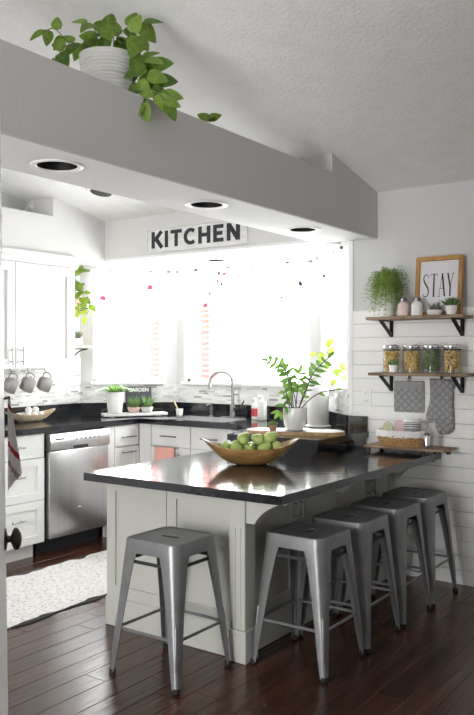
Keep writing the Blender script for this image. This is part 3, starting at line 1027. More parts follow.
# ================================================================== STOOLS
def make_stool():
    t = thing('bar_stool', '', 'stool')
    H, S0, S1 = .605, .150, .196         # height, half seat, half foot spread
    # seat pan
    def rr(h, r, n=5):
        out = []
        for q in range(4):
            cx = (h - r) * (1 if q in (0, 3) else -1); cy = (h - r) * (1 if q in (0, 1) else -1)
            for k in range(n + 1):
                a = PI / 2 * q + PI / 2 * k / n
                out.append((cx + r * math.cos(a), cy + r * math.sin(a)))
        return out
    b = MB()
    lev = [(S0 - .022, .03, H - .006), (S0 - .014, .034, H - .004), (S0 - .006, .038, H), (S0 + .001, .042, H - .003), (S0 + .004, .044, H - .012), (S0 + .007, .044, H - .06), (S0 + .004, .042, H - .06), (S0, .04, H - .014)]
    idx = [b._p([(x, y, z) for x, y in rr(h, r)]) for h, r, z in lev]
    n = 24
    for a, c in zip(idx, idx[1:]):
        for k in range(n): b.f.append((a + k, a + (k + 1) % n, c + (k + 1) % n, c + k))
    slot = []
    for q, cx in ((0, .034), (1, -.034)):
        for k in range(7):
            a = -PI / 2 + PI * k / 6 + PI * q
            slot.append((cx + .016 * math.cos(a), .016 * math.sin(a)))
    b2 = MB(); b2.holed([(x, y) for x, y in rr(S0 - .020, .03)], [slot], H - .010, H - .0055)
    off = len(b.v); b.v += b2.v; b.f += [tuple(off + k for k in f) for f in b2.f]
    seat = b.build('seat', 'gunmetal', t, smooth=35)
    # legs: folded sheet wrapped round each corner
    for (sx, sy) in ((1, 1), (-1, 1), (-1, -1), (1, -1)):
        b = MB()
        rows = []
        for z, wdt in ((H - .055, .092), (H - .10, .080), (H - .17, .070), (.30, .054), (.10, .037), (.012, .027)):
            f = (H - .055 - z) / (H - .055)
            hc = S0 + .0066 + (S1 - S0 - .0066) * f
            r = .042 - .026 * min(1, f * 1.3)
            prof = [(hc - wdt, hc)] + [(hc - r + r * math.sin(PI / 2 * k / 4), hc - r + r * math.cos(PI / 2 * k / 4)) for k in range(5)] + [(hc, hc - wdt)]
            inn = [(hc - wdt, hc - .004)] + [(hc - r + (r - .004) * math.sin(PI / 2 * k / 4), hc - r + (r - .004) * math.cos(PI / 2 * k / 4)) for k in range(5)] + [(hc - .004, hc - wdt)]
            rows.append(b._p([(x * sx, y * sy, z) for x, y in prof + inn[::-1]]))
        m = 14
        for a, c in zip(rows, rows[1:]):
            for k in range(m): b.f.append((a + k, a + (k + 1) % m, c + (k + 1) % m, c + k))
        b.f.append(tuple(rows[0] + k for k in range(m))); b.f.append(tuple(rows[-1] + k for k in reversed(range(m))))
        leg = b.build('leg', 'gunmetal', t, smooth=35)
        # pressed rib on the lower corner and rubber foot
        b = MB()
        def lp(z, e):
            f = (H - .055 - z) / (H - .055); hc = S0 + .0066 + (S1 - S0 - .0066) * f
            r = .042 - .026 * min(1, f * 1.3)
            q = hc - r + r * .7071 + e
            return (q * sx, q * sy, z)
        b.tube([lp(.075, -.007), lp(.09, -.0025), lp(.26, -.0025), lp(.275, -.007)], [.004, .007, .007, .004], 8)
        b.build('rib', 'gunmetal', leg, smooth=50)
        b = MB(); q = S1 - .012
        b.lathe([(0, 0.0005), (.013, .0005), (.016, .004), (.015, .02), (0, .02)], 12, (q * sx, q * sy, 0)); b.build('rubber_foot', 'rubber', leg, smooth=40)
    # stretchers low, brace straps under the seat
    zl = .205; hl = S0 + .0055 + (S1 - S0 - .0055) * (H - zl) / H - .008
    zu = .505; hu = S0 + .0055 + (S1 - S0 - .0055) * (H - zu) / H - .010
    for q in range(4):
        ca, sa = (1, 0, -1, 0)[q], (0, 1, 0, -1)[q]
        Mr = Matrix.Rotation(PI / 2 * q, 4, 'Z')
        b = MB(Mr); b.bevbox(-hl + .012, hl - .012, hl - .010, hl - .001, zl - .007, zl + .007, .003, 1); b.build('stretcher', 'gunmetal', t)
        b = MB(Mr); b.bevbox(-hu + .03, hu - .03, hu - .007, hu - .004, zu - .008, zu + .008, .001, 1); b.build('brace', 'gunmetal_dark', t)
    return t


st = make_stool()
st.location = (2.725, 2.285, 0); st.rotation_euler = (0, 0, PI / 2)
st['label'] = 'grey metal stool standing alone at the panelled end of the peninsula'
GRP = 'metal stools at the peninsula'
st['group'] = GRP
for (x, y, rz, lab) in ((3.185, 1.835, 0, 'grey metal stool by the corner post of the peninsula, first of its row'),
                        (3.60, 1.832, 0, 'second grey metal stool in the row counted from the corner post'),
                        (4.02, 1.830, 0, 'third grey metal stool in the row counted from the corner post'),
                        (4.43, 1.828, 0, 'grey metal stool closest to the shiplap wall, last of its row')):
    o = copy_tree(st, (x, y, 0), rz); o['label'] = lab

# ================================================================== PLANT HELPERS
def leaf_mesh(name, mat, w=.55, fold=.12, curl=.15, tip=1.0, heart=0.0):
    """unit leaf along +x, face up +z"""
    b = MB()
    st_ = [0, .12, .3, .5, .72, .9, 1.0]
    idx = []
    for s in st_:
        hw = w / 2 * (math.sin(PI * min(1, s ** .75)) ** .8 if 0 < s < 1 else 0.0)
        if heart and 0 < s < .5: hw *= 1 + heart * (0.5 - s)
        z = -curl * s * s
        idx.append(b._p([(s - (heart * .12 if s == .12 else 0), hw, z + fold * hw), (s, 0, z), (s - (heart * .12 if s == .12 else 0), -hw, z + fold * hw)]))
    for a, c in zip(idx, idx[1:]):
        b.f.append((a, a + 1, c + 1, c)); b.f.append((a + 1, a + 2, c + 2, c + 1))
    me = b.mesh(name, mat, 80, fix=False)
    return me


def orient(pos, d, up, size):
    d = Vector(d).normalized(); up = Vector(up)
    y = up.cross(d)
    if y.length < 1e-4: y = Vector((0, 1, 0)).cross(d)
    y.normalize(); z = d.cross(y)
    M = Matrix((d * size, y * size, z * size)).transposed().to_4x4()
    M.translation = Vector(pos)
    return M


def put_leaf(parent, me, pos, d, up, size):
    o = link('leaf', me, parent)
    o.matrix_local = orient(pos, d, up, size)
    return o


VL = Vector((.576, -.817, 0)); VD = Vector((-.817, -.576, 0)); VU = Vector((0, 0, 1))


def w3(l, u, d=0.0): return VL * l + VU * u + VD * d


LEAF_P = leaf_mesh('leaf', 'leaf_pothos', .72, .15, .22, heart=.5)
LEAF_Z = leaf_mesh('leaf', 'leaf_zz', .46, .18, .10)
LEAF_L = leaf_mesh('leaf', 'leaf_lime', .60, .12, .20, heart=.3)


def vine(root, pts, mesh, size, step, stem='stem_green', rad=.0022, jit=.5, face=None, start=0.1, name='stem', two=False):
    pp = smooth_path(pts, 6)
    b = MB(); b.tube(pp, rad, 6); b.build(name, stem, root, smooth=60)
    acc = 0; side = 1
    total = sum((q - p).length for p, q in zip(pp, pp[1:])); run = 0
    for p, q in zip(pp, pp[1:]):
        seg = (q - p).length; acc += seg; run += seg
        if acc > step and run > start * total:
            acc = 0
            t = (q - p).normalized()
            fc = Vector(face) if face else (VD * .8 + VU * .6)
            sd = t.cross(fc).normalized() * side
            for s2 in ((1, -1) if two else (1,)):
                d = (sd * s2 + t * .55 + Vector((random.uniform(-jit, jit), random.uniform(-jit, jit), random.uniform(-jit, jit * .4)))).normalized()
                up = fc + Vector((random.uniform(-.4, .4), random.uniform(-.4, .4), random.uniform(-.3, .5)))
                put_leaf(root, mesh, q, d, up, size * random.uniform(.75, 1.15))
            side = -side
    t = (pp[-1] - pp[-2]).normalized()
    put_leaf(root, mesh, pp[-1], t, VD * .7 + VU * .7, size)


def pot(root, prof, mat, soil_z, soil_r, n=28, name='pot'):
    b = MB(); b.lathe(prof, n); p = b.build(name, mat, root, smooth=40)
    b = MB(); b.lathe([(0, soil_z - .01), (soil_r, soil_z - .01), (soil_r, soil_z), (0, soil_z + .004)], 20); b.build('soil', 'soil', root)
    return p


def simple_pot(root, rb, rt, h, mat, n=24, th=.004, foot=0.0):
    prof = [(0, .0008), (rb - .004, .0008), (rb, .004), (rt, h - .003), (rt - .001, h), (rt - th, h), (rt - th - .002, h - .012), (rb - th, h * .35), (0, h * .35)]
    return pot(root, prof, mat, h - .014, rt - th - .003, n)


def blades(root, n, L, w, spread, mat, base_r, z0, droop, name='foliage', rise=.4, lmin=.5):
    """a tuft of narrow curved blades joined as one foliage part"""
    b = MB()
    for k in range(n):
        a = random.uniform(0, 2 * PI); r = base_r * math.sqrt(random.random())
        p = Vector((r * math.cos(a), r * math.sin(a), z0))
        out = Vector((math.cos(a + random.uniform(-.5, .5)), math.sin(a + random.uniform(-.5, .5)), 0))
        ln = L * random.uniform(lmin, 1)
        sp = spread * random.uniform(.3, 1)
        side = Vector((-out.y, out.x, 0)) * w / 2
        idx = []
        for j in range(5):
            t = j / 4
            q = p + out * ln * sp * t + VU * ln * (rise * t * 2 * (1 - sp * .3) - droop * t * t * (.4 + sp))
            ww = (1 - t) ** .7 * (1 if j else .6)
            idx.append(b._p([q + side * ww, q - side * ww]))
        for a_, c_ in zip(idx, idx[1:]): b.f.append((a_, a_ + 1, c_ + 1, c_))
    return b.build(name, mat, root, smooth=60, kind='stuff', fix=False)


def rosette(root, n, L, w, mat, z0, tilt=(.3, 1.2), name='leaves'):
    """fat pointed succulent leaves joined as one part"""
    b = MB()
    for k in range(n):
        a = k * 2.4; el = tilt[0] + (tilt[1] - tilt[0]) * k / n
        d = Vector((math.cos(a) * math.cos(el), math.sin(a) * math.cos(el), math.sin(el)))
        ln = L * (1 - .25 * k / n)
        p0 = Vector((0, 0, z0))
        b.tube([p0, p0 + d * ln * .3, p0 + d * ln * .6 + VU * .04 * ln, p0 + d * ln + VU * .12 * ln], [w * .45, w * .6, w * .5, w * .05], 6)
    return b.build(name, mat, root, smooth=60, kind='stuff')


# ================================================================== BEAM LEDGE PLANT
t = thing('potted_pothos', 'trailing green pothos in a ribbed white pot on the beam ledge', 'potted plant', (2.49, 2.445, 2.5015))
prof = [(0, .0008), (.092, .0008)]
for k in range(14):
    z = .008 + k * .0145; r = .094 + .030 * k / 14
    prof += [(r, z), (r + .0045, z + .005), (r + .0045, z + .009), (r, z + .0135)]
prof += [(.125, .214), (.128, .221), (.122, .221), (.116, .205), (.094, .1), (0, .1)]
pot(t, prof, 'ceramic_white', .207, .115, 36)
V = [
    ([(-.05, .23), (-.11, .29, .02), (-.17, .30, .03), (-.23, .36, .02), (-.27, .345, .03)], .075, .055),
    ([(-.05, .24), (-.13, .28, .05), (-.185, .255, .07), (-.20, .21, .08)], .08, .055),
    ([(-.02, .24), (-.045, .32, 0), (-.065, .375, .02), (-.09, .385, .02)], .07, .05),
    ([(.02, .25), (.03, .31, .05), (.0, .34, .09), (-.03, .33, .12)], .08, .045),
    ([(.03, .24), (.05, .32, .04), (.10, .365, .03), (.16, .385, .02)], .085, .045),
    ([(.05, .24), (.09, .30, .06), (.12, .31, .10), (.14, .29, .11)], .08, .045),
    ([(.07, .24), (.13, .245, .06), (.17, .19, .10), (.185, .12, .12), (.20, .06, .13), (.24, .035, .13), (.265, .0, .13)], .08, .042),
    ([(.09, .24), (.14, .20, .06), (.15, .12, .10), (.155, .05, .12), (.175, .02, .13), (.16, -.01, .14)], .07, .045),
    ([(.08, .24), (.16, .23, .03), (.20, .18, .06), (.21, .13, .08)], .08, .045),
    ([(.10, .23), (.20, .14, .07), (.235, .08, .10), (.25, .04, .11)], .075, .045),
]
for pts, sz, stp in V:
    vine(t, [w3(p[0], p[1] - .02, *p[2:]) for p in pts], LEAF_P, sz * 1.05, stp * .72, rad=.0022, face=VD * .9 + VU * .25)
# one long runner along the ledge ending in a sprig that peeks over the edge
run = [w3(.09, .23), (.18, -.05, .10), (.35, -.02, .025), (.50, -.06, .03), (.575, -.12, .07)]
pp = smooth_path(run, 6)
b = MB(); b.tube(pp, .002, 6); b.build('stem', 'stem_green', t, smooth=60)
for d, sz in ((w3(-1, .5, .2), .065), (w3(1, .5, .1), .065), (w3(.2, .1, .8), .055), (w3(.5, -.1, .6), .05)):
    put_leaf(t, LEAF_P, pp[-1], d, VD + VU * .3, sz)

# ================================================================== RECESSED LIGHTS
def can_light(label, loc, r=.11, deep=.10, ri=.082, tilt=None):
    t = thing('recessed_light', label, 'ceiling light', loc, 0, 'recessed ceiling lights')
    if tilt: t.rotation_euler = tilt
    b = MB(); b.lathe([(ri, .001), (ri + .004, -.004), (r - .006, -.007), (r, -.0035), (r, -.0006), (ri, -.0006)], 36, close=True)
    b.build('trim_ring', 'trim_white', t, smooth=40)
    b = MB(); b.lathe([(ri - .001, -.001), (ri - .004, deep * .5), (ri - .008, deep), (0, deep)], 32); b.build('baffle', 'can_black', t, smooth=40, fix=False)
    if deep > .05:
        b = MB(); b.lathe([(0, deep - .055), (.03, deep - .05), (.045, deep - .03), (.03, deep - .002), (0, deep - .002)], 18); b.build('bulb', 'gunmetal_dark', t, smooth=50)
    return t


for x, lab in zip(LX, ('recessed can light in the beam underside below the trailing plant pot', 'recessed can light in the beam underside between the other two beam lights', 'recessed can light in the beam underside by the grey shiplap wall')):
    can_light(lab, (x, LY, BZ0 + .004))
can_light('small recessed light in the soffit below the lettered sign', (5.10, 3.80, 2.19), .095, .08, .068)
cx_, cy_ = 4.16, 4.16
can_light('recessed light in the sloped ceiling left of the lettered sign', (cx_, cy_, ZC(cx_) - .002), .105, -.002, .08, tilt=(0, math.atan(.2), 0))

# small white outlet with plug in the ledge recess over the cabinets
t = thing('outlet', 'small white outlet with plug on the ledge above the wall cabinets', 'outlet', (4.108, 4.86, 2.60))
b = MB(); b.bevbox(-.006, 0, -.022, .022, -.035, .035, .002, 1); b.build('plate', 'plastic_white', t)
b = MB(); b.bevbox(-.03, -.006, -.012, .012, -.02, .006, .003, 1); b.build('plug', 'plastic_white', t)
b = MB(); b.tube([(-.028, 0, -.01), (-.04, .02, -.03), (-.04, .04, -.06), (-.03, .06, -.112)], .0045, 8); b.build('cord', 'plastic_white', t)

# ================================================================== KITCHEN SIGN
def text_mesh(s, size, extrude, offset=0.0, sx=1.0):
    cu = bpy.data.curves.new('text', 'FONT')
    cu.body = s; cu.size = size; cu.extrude = extrude; cu.offset = offset
    cu.align_x = 'CENTER'; cu.resolution_u = 4
    o = bpy.data.objects.new('text', cu); COL.objects.link(o)
    dg = bpy.context.evaluated_depsgraph_get(); dg.update()
    me = bpy.data.meshes.new_from_object(o.evaluated_get(dg))
    bpy.data.objects.remove(o); bpy.data.curves.remove(cu)
    for v in me.vertices: v.co.x *= sx
    return me


def face_minus_x(loc):
    """text plane: local x -> -Y, y -> +Z, z -> -X"""
    M = Matrix(((0, 0, -1, loc[0]), (-1, 0, 0, loc[1]), (0, 1, 0, loc[2]), (0, 0, 0, 1)))
    return M


SY0, SY1, SZ0, SZ1 = 3.185, 4.145, 2.222, 2.412
t = thing('kitchen_sign', 'white plank sign lettered KITCHEN on the soffit above the windows', 'sign', (SX, (SY0 + SY1) / 2, SZ0))
for (z0, z1) in ((SZ0 + .008, SZ0 + .098), (SZ0 + .0995, SZ1 - .008)):
    b = MB(); b.bevbox(SX - .017, SX - .001, SY0 + .008, SY1 - .008, z0, z1, .0015, 1); b.build('board', 'wood_whitewash', t, True)
for (y0, y1, z0, z1) in ((SY0, SY1, SZ0, SZ0 + .0075), (SY0, SY1, SZ1 - .0075, SZ1), (SY0, SY0 + .0075, SZ0 + .008, SZ1 - .008), (SY1 - .0075, SY1, SZ0 + .008, SZ1 - .008)):
    b = MB(); b.bevbox(SX - .024, SX - .001, y0, y1, z0, z1, .001, 1); b.build('frame_strip', 'wood_whitewash', t, True)
# letters as thick strokes of their own
def stroke(mb, pts, w, t0, t1):
    """polyline of constant width in local (x, y), extruded in z"""
    P = [Vector((p[0], p[1])) for p in pts]
    n = len(P); Lp, Rp = [], []
    for k in range(n):
        if k == 0: d = P[1] - P[0]
        elif k == n - 1: d = P[-1] - P[-2]
        else: d = (P[k + 1] - P[k]).normalized() + (P[k] - P[k - 1]).normalized()
        d.normalize(); nn = Vector((-d.y, d.x))
        ww = w[k] if isinstance(w, (list, tuple)) else w
        Lp.append(P[k] + nn * ww / 2); Rp.append(P[k] - nn * ww / 2)
    for k in range(n - 1):
        q = [Rp[k], Rp[k + 1], Lp[k + 1], Lp[k]]
        mb.quadbox([(p.x, p.y, t0) for p in q] + [(p.x, p.y, t1) for p in q])


def arc(cx, cy, rx, ry, a0, a1, n=10):
    return [(cx + rx * math.cos(math.radians(a0 + (a1 - a0) * k / n)), cy + ry * math.sin(math.radians(a0 + (a1 - a0) * k / n))) for k in range(n + 1)]


LH, LW = .128, .030
GL = {
    'K': [[(.015, 0), (.015, LH)], [(.090, LH), (.028, LH * .45)], [(.040, LH * .58), (.094, 0)]],
    'I': [[(.015, 0), (.015, LH)]],
    'T': [[(.048, 0), (.048, LH)], [(0, LH - .014), (.096, LH - .014)]],
    'C': [arc(.058, LH / 2, .044, LH / 2 - .014, 48, 312, 14)],
    'H': [[(.015, 0), (.015, LH)], [(.085, 0), (.085, LH)], [(.015, LH / 2), (.085, LH / 2)]],
    'E': [[(.015, 0), (.015, LH)], [(.015, LH - .014), (.082, LH - .014)], [(.015, LH / 2), (.074, LH / 2)], [(.015, .014), (.082, .014)]],
    'N': [[(.015, 0), (.015, LH)], [(.088, 0), (.088, LH)], [(.018, LH - .008), (.085, .008)]],
}
ADV = {'K': .118, 'I': .052, 'T': .112, 'C': .122, 'H': .122, 'E': .108, 'N': .11}
word = 'KITCHEN'
tot = sum(ADV[ch] for ch in word)
xx = -tot / 2 * 1.15 + .0
for ch in word:
    b = MB(face_minus_x((SX - .0175, (SY0 + SY1) / 2 + .005, SZ0 + .034)) @ Matrix.Diagonal((1.15, 1, 1, 1)) @ Matrix.Translation((xx / 1.15, 0, 0)))
    for i_, s_ in enumerate(GL[ch]): stroke(b, s_, LW if ch in 'KN' and i_ else LW * .93, 0, .003 + .0002 * i_)
    b.build('letter', 'letter_dark', t, True)
    xx += ADV[ch] * 1.15

# ================================================================== VALANCES AND RODS
def valance(label, p0, p1, n, s0, s1, z0, z1, off):
    d = Vector((p1[0] - p0[0], p1[1] - p0[1])).normalized()
    M = frame2(p0, d, n)
    t = thing('valance', label, 'curtain', (p0[0] + d.x * (s0 + s1) / 2, p0[1] + d.y * (s0 + s1) / 2, z0), 0, 'floral valances')
    b = MB(M); b.cyl((s0 - .02, off, z1 - .012), (s1 + .02, off, z1 - .012), .007, n=10)
    for s in (s0 - .02, s1 + .02): b.ell((s, off, z1 - .012), .013, .013, .013, 10, 6)
    b.build('curtain_rod', 'brushed_nickel', t, True, smooth=50)
    W = s1 - s0
    b = MB(M)
    def fn(u, v):
        s = s0 + W * u
        amp = .006 + .010 * v
        return (s, off + .010 + amp * (math.sin(s * 55) * .8 + .3 * math.sin(s * 23 + 1)) - .02, z1 - (z1 - z0) * v + .004 * math.sin(s * 30) * v)
    nu = max(24, int(W * 60))
    b.grid(fn, nu, 4)
    o = b.build('cloth', 'valance_print', t, True, smooth=60, fix=False)
    me = o.data; uvl = me.uv_layers.new(name='UVMap')
    for lp in me.loops:
        vi = lp.vertex_index
        uvl.data[lp.index].uv = ((vi % (nu + 1)) / nu * W + p0[1], (vi // (nu + 1)) / 4 * (z1 - z0))
    return t


valance('flowered white valance over the window beside the little plant shelves', BAYL, (5.29, 4.36), (R2, R2), .09, .735, 1.84, 2.15, -.05)
valance('long flowered white valance over the sink window', (5.29, 2.95), (5.29, 4.36), (1, 0), .07, 1.35, 1.82, 2.15, -.05)
valance('narrow flowered white valance over the window next to shiplap wall', BAYR, (5.29, 2.95), (R2, -R2), .05, .60, 1.83, 2.16, -.05)

# ================================================================== OUTSIDE BRICK PIERS
bb = MB(); bb.bevbox(0, .16, 0, .098, 0, .043, .003, 1)
brick_me = bb.mesh('brick', 'brick_pink')
for (x, y, z1, lab) in ((5.9, 4.485, 2.3, 'slim pink brick pier outside seen through the sink window'), (5.95, 5.17, 1.78, 'low pink brick pier outside seen through the window by the plant shelves')):
    t = thing('brick_pier', lab, 'pier', (x, y, 0))
    b = MB(); b.box(.004, .156, .004, .094, 0, z1); b.build('mortar_core', 'mortar', t)
    z = .0
    while z < z1 - .04:
        o = link('brick', brick_me, t); o.location = (0, 0, z + .004); z += .052

# ================================================================== COUNTER OBJECTS, LEFT RUN
def mug_proto(mat, r=.042, h=.085):
    return [(0, .001), (r * .72, .001), (r * .8, .004), (r * 1.02, h * .4), (r, h * .8), (r * .92, h), (r * .88, h), (r * .94, h * .78), (r * .94, h * .4), (r * .7, .008), (0, .008)]


for i_, (x, lab) in enumerate(((3.785, 'grey mug hanging from a hook below the joint of the cabinet doors'), (3.945, 'grey mug hanging between the two other mugs under the cabinet'), (4.110, 'grey mug hanging under the wall cabinet toward the tile corner'))):
    t = thing('mug', lab, 'mug', (x, 4.72, 1.245), 0, 'mugs hanging below the wall cabinet')
    # hangs by its handle: axis tipped over, mouth pointing down to the right
    Mm = Matrix.Translation((0, 0, -.048)) @ Matrix.Rotation(math.radians(-38 + 4 * i_), 4, 'Z') @ Matrix.Rotation(math.radians(22), 4, 'Y') @ Matrix(((0, 0, 1, 0), (1, 0, 0, 0), (0, 1, 0, 0), (0, 0, 0, 1))) @ Matrix.Translation((0, 0, -.05))
    b = MB(Mm); b.lathe(mug_proto(None, .056, .100), 28); b.build('cup', 'ceramic_grey', t, smooth=50)
    b = MB(Mm)
    hp = [(0, .046, .020), (0, .074, .018), (0, .090, .035), (0, .091, .055), (0, .076, .076), (0, .046, .078)]
    b.tube(smooth_path(hp, 4), .006, 8); b.build('handle', 'ceramic_grey', t, smooth=60)
    k = thing('cup_hook', 'dark hook under the cabinet holding ' + ('the mug below the door joint', 'the middle mug', 'the mug toward the tile corner')[i_], 'hook', (x, 4.72, 1.3195), 0, 'cup hooks')
    b = MB(); b.cyl((0, 0, -.003), (0, 0, 0), .009, n=10); b.build('flange', 'gunmetal_dark', k)
    b = MB(); b.tube([(0, 0, -.003), (0, 0, -.012), (.010, 0, -.020), (.010, 0, -.032), (0, 0, -.038), (-.010, 0, -.032)], .0025, 6); b.build('wire', 'gunmetal_dark', k)


def dough_bowl(root, L, W, H, mat, lift=.4, th=.008, taper=1.6):
    """long wooden bowl, ends raised and pointed"""
    def shape(u, r, inner):
        a = 2 * PI * u
        ca, sa = math.cos(a), math.sin(a)
        l = L / 2 * abs(ca) ** .85 * (1 if ca >= 0 else -1)
        w_ = W / 2 * abs(sa) ** taper * (1 if sa >= 0 else -1) if abs(sa) > 1e-6 else 0
        e = abs(ca) ** 2.5
        rim = H * (1 - lift) + H * lift * e
        if inner: k = r * .965
        else: k = .30 + .70 * r
        zz = (rim * r ** 1.7) if not inner else max(th, rim * r ** 1.9)
        if not inner and r < 1e-6: zz = 0
        return (l * k, w_ * k, zz + .0008)
    b = MB()
    n = 40
    rows = []
    for r in (0.0, .25, .5, .75, .92, 1.0): rows.append(b._p([shape(k / n, r, False) for k in range(n)]))
    for r in (1.0, .9, .7, .45, .2): rows.append(b._p([shape(k / n, r, True) for k in range(n)]))
    for a, c in zip(rows, rows[1:]):
        for k in range(n): b.f.append((a + k, a + (k + 1) % n, c + (k + 1) % n, c + k))
    b.f.append(tuple(rows[0] + k for k in reversed(range(n)))); b.f.append(tuple(rows[-1] + k for k in range(n)))
    return b.build('bowl', mat, root, smooth=50)


t = thing('dough_bowl', 'pale wooden dough bowl on the left counter under the hanging mugs', 'bowl', (3.985, 4.73, .9145), math.radians(2))
dough_bowl(t, .50, .19, .088, 'wood_light', .35)
for k, (dx, dy, dz) in enumerate(((-.115, .0, .040), (-.055, .024, .040), (-.052, -.030, .040), (.008, .026, .040), (.010, -.028, .040), (.072, .020, .040), (.068, -.030, .040), (-.022, -.002, .078), (.042, -.004, .078))):
    b = MB(); b.ell((0, 0, 0), .030, .026, .027, 14, 8)
    o = b.build('egg', 'egg', None, smooth=60)
    o.location = (3.985 + dx, 4.73 + dy, .9145 + dz + .008); o.rotation_euler = (k, k * .7, k * 1.3)
    tag(o, 'white egg piled in the pale wooden dough bowl', 'egg', 'eggs in the dough bowl')

# white board with fern, slate sign and two small pots
Mb = Matrix.Translation((4.83, 4.44, .9145)) @ Matrix.Rotation(math.radians(-33), 4, 'Z')
t = thing('serving_board', 'long white wooden board on the worktop corner under small pots', 'board', (4.83, 4.44, .9145), math.radians(-33))
b = MB(); b.bevbox(-.27, .27, -.06, .06, .006, .030, .004); b.build('board', 'wood_whitewash', t, smooth=40)
for s in (-1, 1):
    b = MB(); b.bevbox(s * .2 - .015, s * .2 + .015, -.05, .05, .0003, .006, .001, 1); b.build('foot', 'wood_whitewash', t)
p = Mb @ Vector((-.165, .0, .0305))
t = thing('potted_fern', 'bright green fern in a plain white pot beside the slate sign', 'potted plant', p)
t.scale = (1.2, 1.2, 1.12)
simple_pot(t, .048, .064, .155, 'ceramic_white')
b = MB()
def frond(b, p0, d, ln, rise, wv):
    side0 = Vector((-d.y, d.x, 0))
    prev = None
    for j in range(9):
        u = j / 8
        q = p0 + d * ln * u + VU * (rise * u - rise * 1.1 * u * u)
        lw = wv * math.sin(PI * (.12 + .88 * u) ** .8) if u < 1 else 0
        for s in (-1, 1):
            tip = q + side0 * s * lw + d * lw * .5
            b.f.append(tuple(b._p([q - d * .006, q + d * .006 + VU * .002, tip])  + k for k in range(3)))
for k in range(26):
    a = k * 2.4; u = k / 26
    d = Vector((math.cos(a), math.sin(a), 0))
    frond(b, Vector((d.x * .02, d.y * .02, .145)), d, .09 + .10 * u, .19 - .07 * u, .036)
b.build('fronds', 'leaf_fern', t, kind='stuff', fix=False)
blades(t, 90, .19, .014, 1.0, 'leaf_fern', .03, .14, .36, 'foliage', rise=.42)
p = Mb @ Vector((.050, .050, .0305))
p.z += .0
t = thing('slate_sign', 'dark slate sign chalked GARDEN propped behind the small pots', 'sign', p, math.radians(-33))
t.rotation_euler = (math.radians(-7), 0, math.radians(-33))
b = MB(); b.bevbox(-.112, .112, -.004, .004, .001, .215, .002, 1); b.build('slate', 'slate', t)
me = text_mesh('GARDEN', .044, .0006, .0008)
me.materials.append(MATS['chalk'])
o = link('lettering', me, t); o.matrix_local = Matrix.Translation((0, -.0048, .172)) @ Matrix.Rotation(PI / 2, 4, 'X')
for dx, mat_, lab in ((-.022, 'ceramic_pink', 'small pink bowl of leafy succulents before the slate sign'), (.088, 'ceramic_white', 'small white bowl of leafy succulents before the slate sign')):
    p = Mb @ Vector((dx + .010, -.022, .0305))
    t = thing('succulent_pot', lab, 'potted plant', p)
    prof = [(0, .0008), (.030, .0008), (.038, .005), (.051, .034), (.053, .048), (.049, .048), (.045, .036), (0, .025)]
    pot(t, prof, mat_, .042, .044, 24)
    rosette(t, 20, .07, .014, 'leaf_succulent', .042, (.3, 1.3))
    blades(t, 70, .125, .013, .55, 'leaf_succulent', .034, .042, .2, 'foliage', rise=.55)

# little cup with a brush by the sink
t = thing('brush_cup', 'little white cup holding a pale brush near the sink', 'cup', (5.06, 4.15, .9145))
b = MB(); b.lathe([(0, .001), (.024, .001), (.032, .062), (.029, .062), (.022, .01), (0, .01)], 20); b.build('cup', 'ceramic_white', t, smooth=40)
b = MB(); b.tube([(0, 0, .02), (-.005, .02, .07), (-.012, .05, .125)], [.005, .005, .007], 8); b.build('brush_handle', 'wood_light', t, smooth=50)

# soap bottles right of the faucet
t = thing('soap_bottle', 'clear soap bottle with red label right of the faucet', 'bottle', (5.13, 3.44, .9145))
b = MB(); b.lathe([(0, .001), (.028, .001), (.030, .006), (.030, .10), (.022, .125), (.012, .135), (.012, .145), (0, .145)], 20, sx=.8); b.build('bottle', 'soap_white', t, smooth=40)
b = MB(); b.lathe([(.0306, .025), (.0306, .088)], 20, sx=.8); b.build('print_label', 'plastic_red', t, smooth=40)
b = MB(); b.lathe([(0, .145), (.014, .145), (.014, .165), (.006, .17), (0, .172)], 14); b.build('cap', 'plastic_white', t, smooth=40)
t = thing('soap_pump_bottle', 'cream soap bottle with pump right of the faucet', 'bottle', (5.08, 3.34, .9145))
b = MB(); b.bevbox(-.024, .024, -.032, .032, .001, .15, .008); b.build('bottle', 'soap_white', t, smooth=40)
b = MB(); b.cyl((0, 0, .15), (0, 0, .175), .009, n=12); b.tube([(0, 0, .175), (0, 0, .19), (-.02, .015, .192), (-.03, .022, .186)], .005, 8); b.build('pump', 'plastic_white', t, smooth=50)

# ================================================================== RAISED COUNTER: BOARD, ZZ PLANT, PAPER TOWEL
def stadium(L, W, n=10):
    r = W / 2
    out = []
    for q, cx in ((0, L / 2 - r), (1, -(L / 2 - r))):
        for k in range(n + 1):
            a = -PI / 2 + PI * k / n + PI * q
            out.append((cx + r * math.cos(a), r * math.sin(a)))
    return out


bc = (4.34, 2.60, .9145)
brot = math.atan2(-.95, .30)
t = thing('cutting_board', 'long rounded wooden cutting board under the white plant pot', 'cutting board', bc, brot)
b = MB(); b.prism(stadium(.64, .24), .0003, .022); b.build('board', 'wood_cutting', t, smooth=40)
b = MB(); b.prism(stadium(.622, .222), .0222, .0245); b.build('inlay', 'wood_whitewash', t, smooth=40)
zt = .9145 + .0248
t = thing('zz_plant', 'upright leafy plant in a round white pot on the cutting board', 'potted plant', (4.29, 2.572, zt))
b = MB(); b.lathe([(0, .0005), (.05, .0005), (.075, .008), (.078, .012), (.072, .011), (.05, .006), (0, .006)], 28); b.build('saucer', 'ceramic_white', t, smooth=40)
prof = [(0, .0065), (.045, .0065), (.056, .012), (.070, .045), (.077, .09), (.076, .13), (.073, .147), (.069, .147), (.070, .12), (.06, .05), (0, .05)]
pot(t, prof, 'ceramic_white', .135, .068)
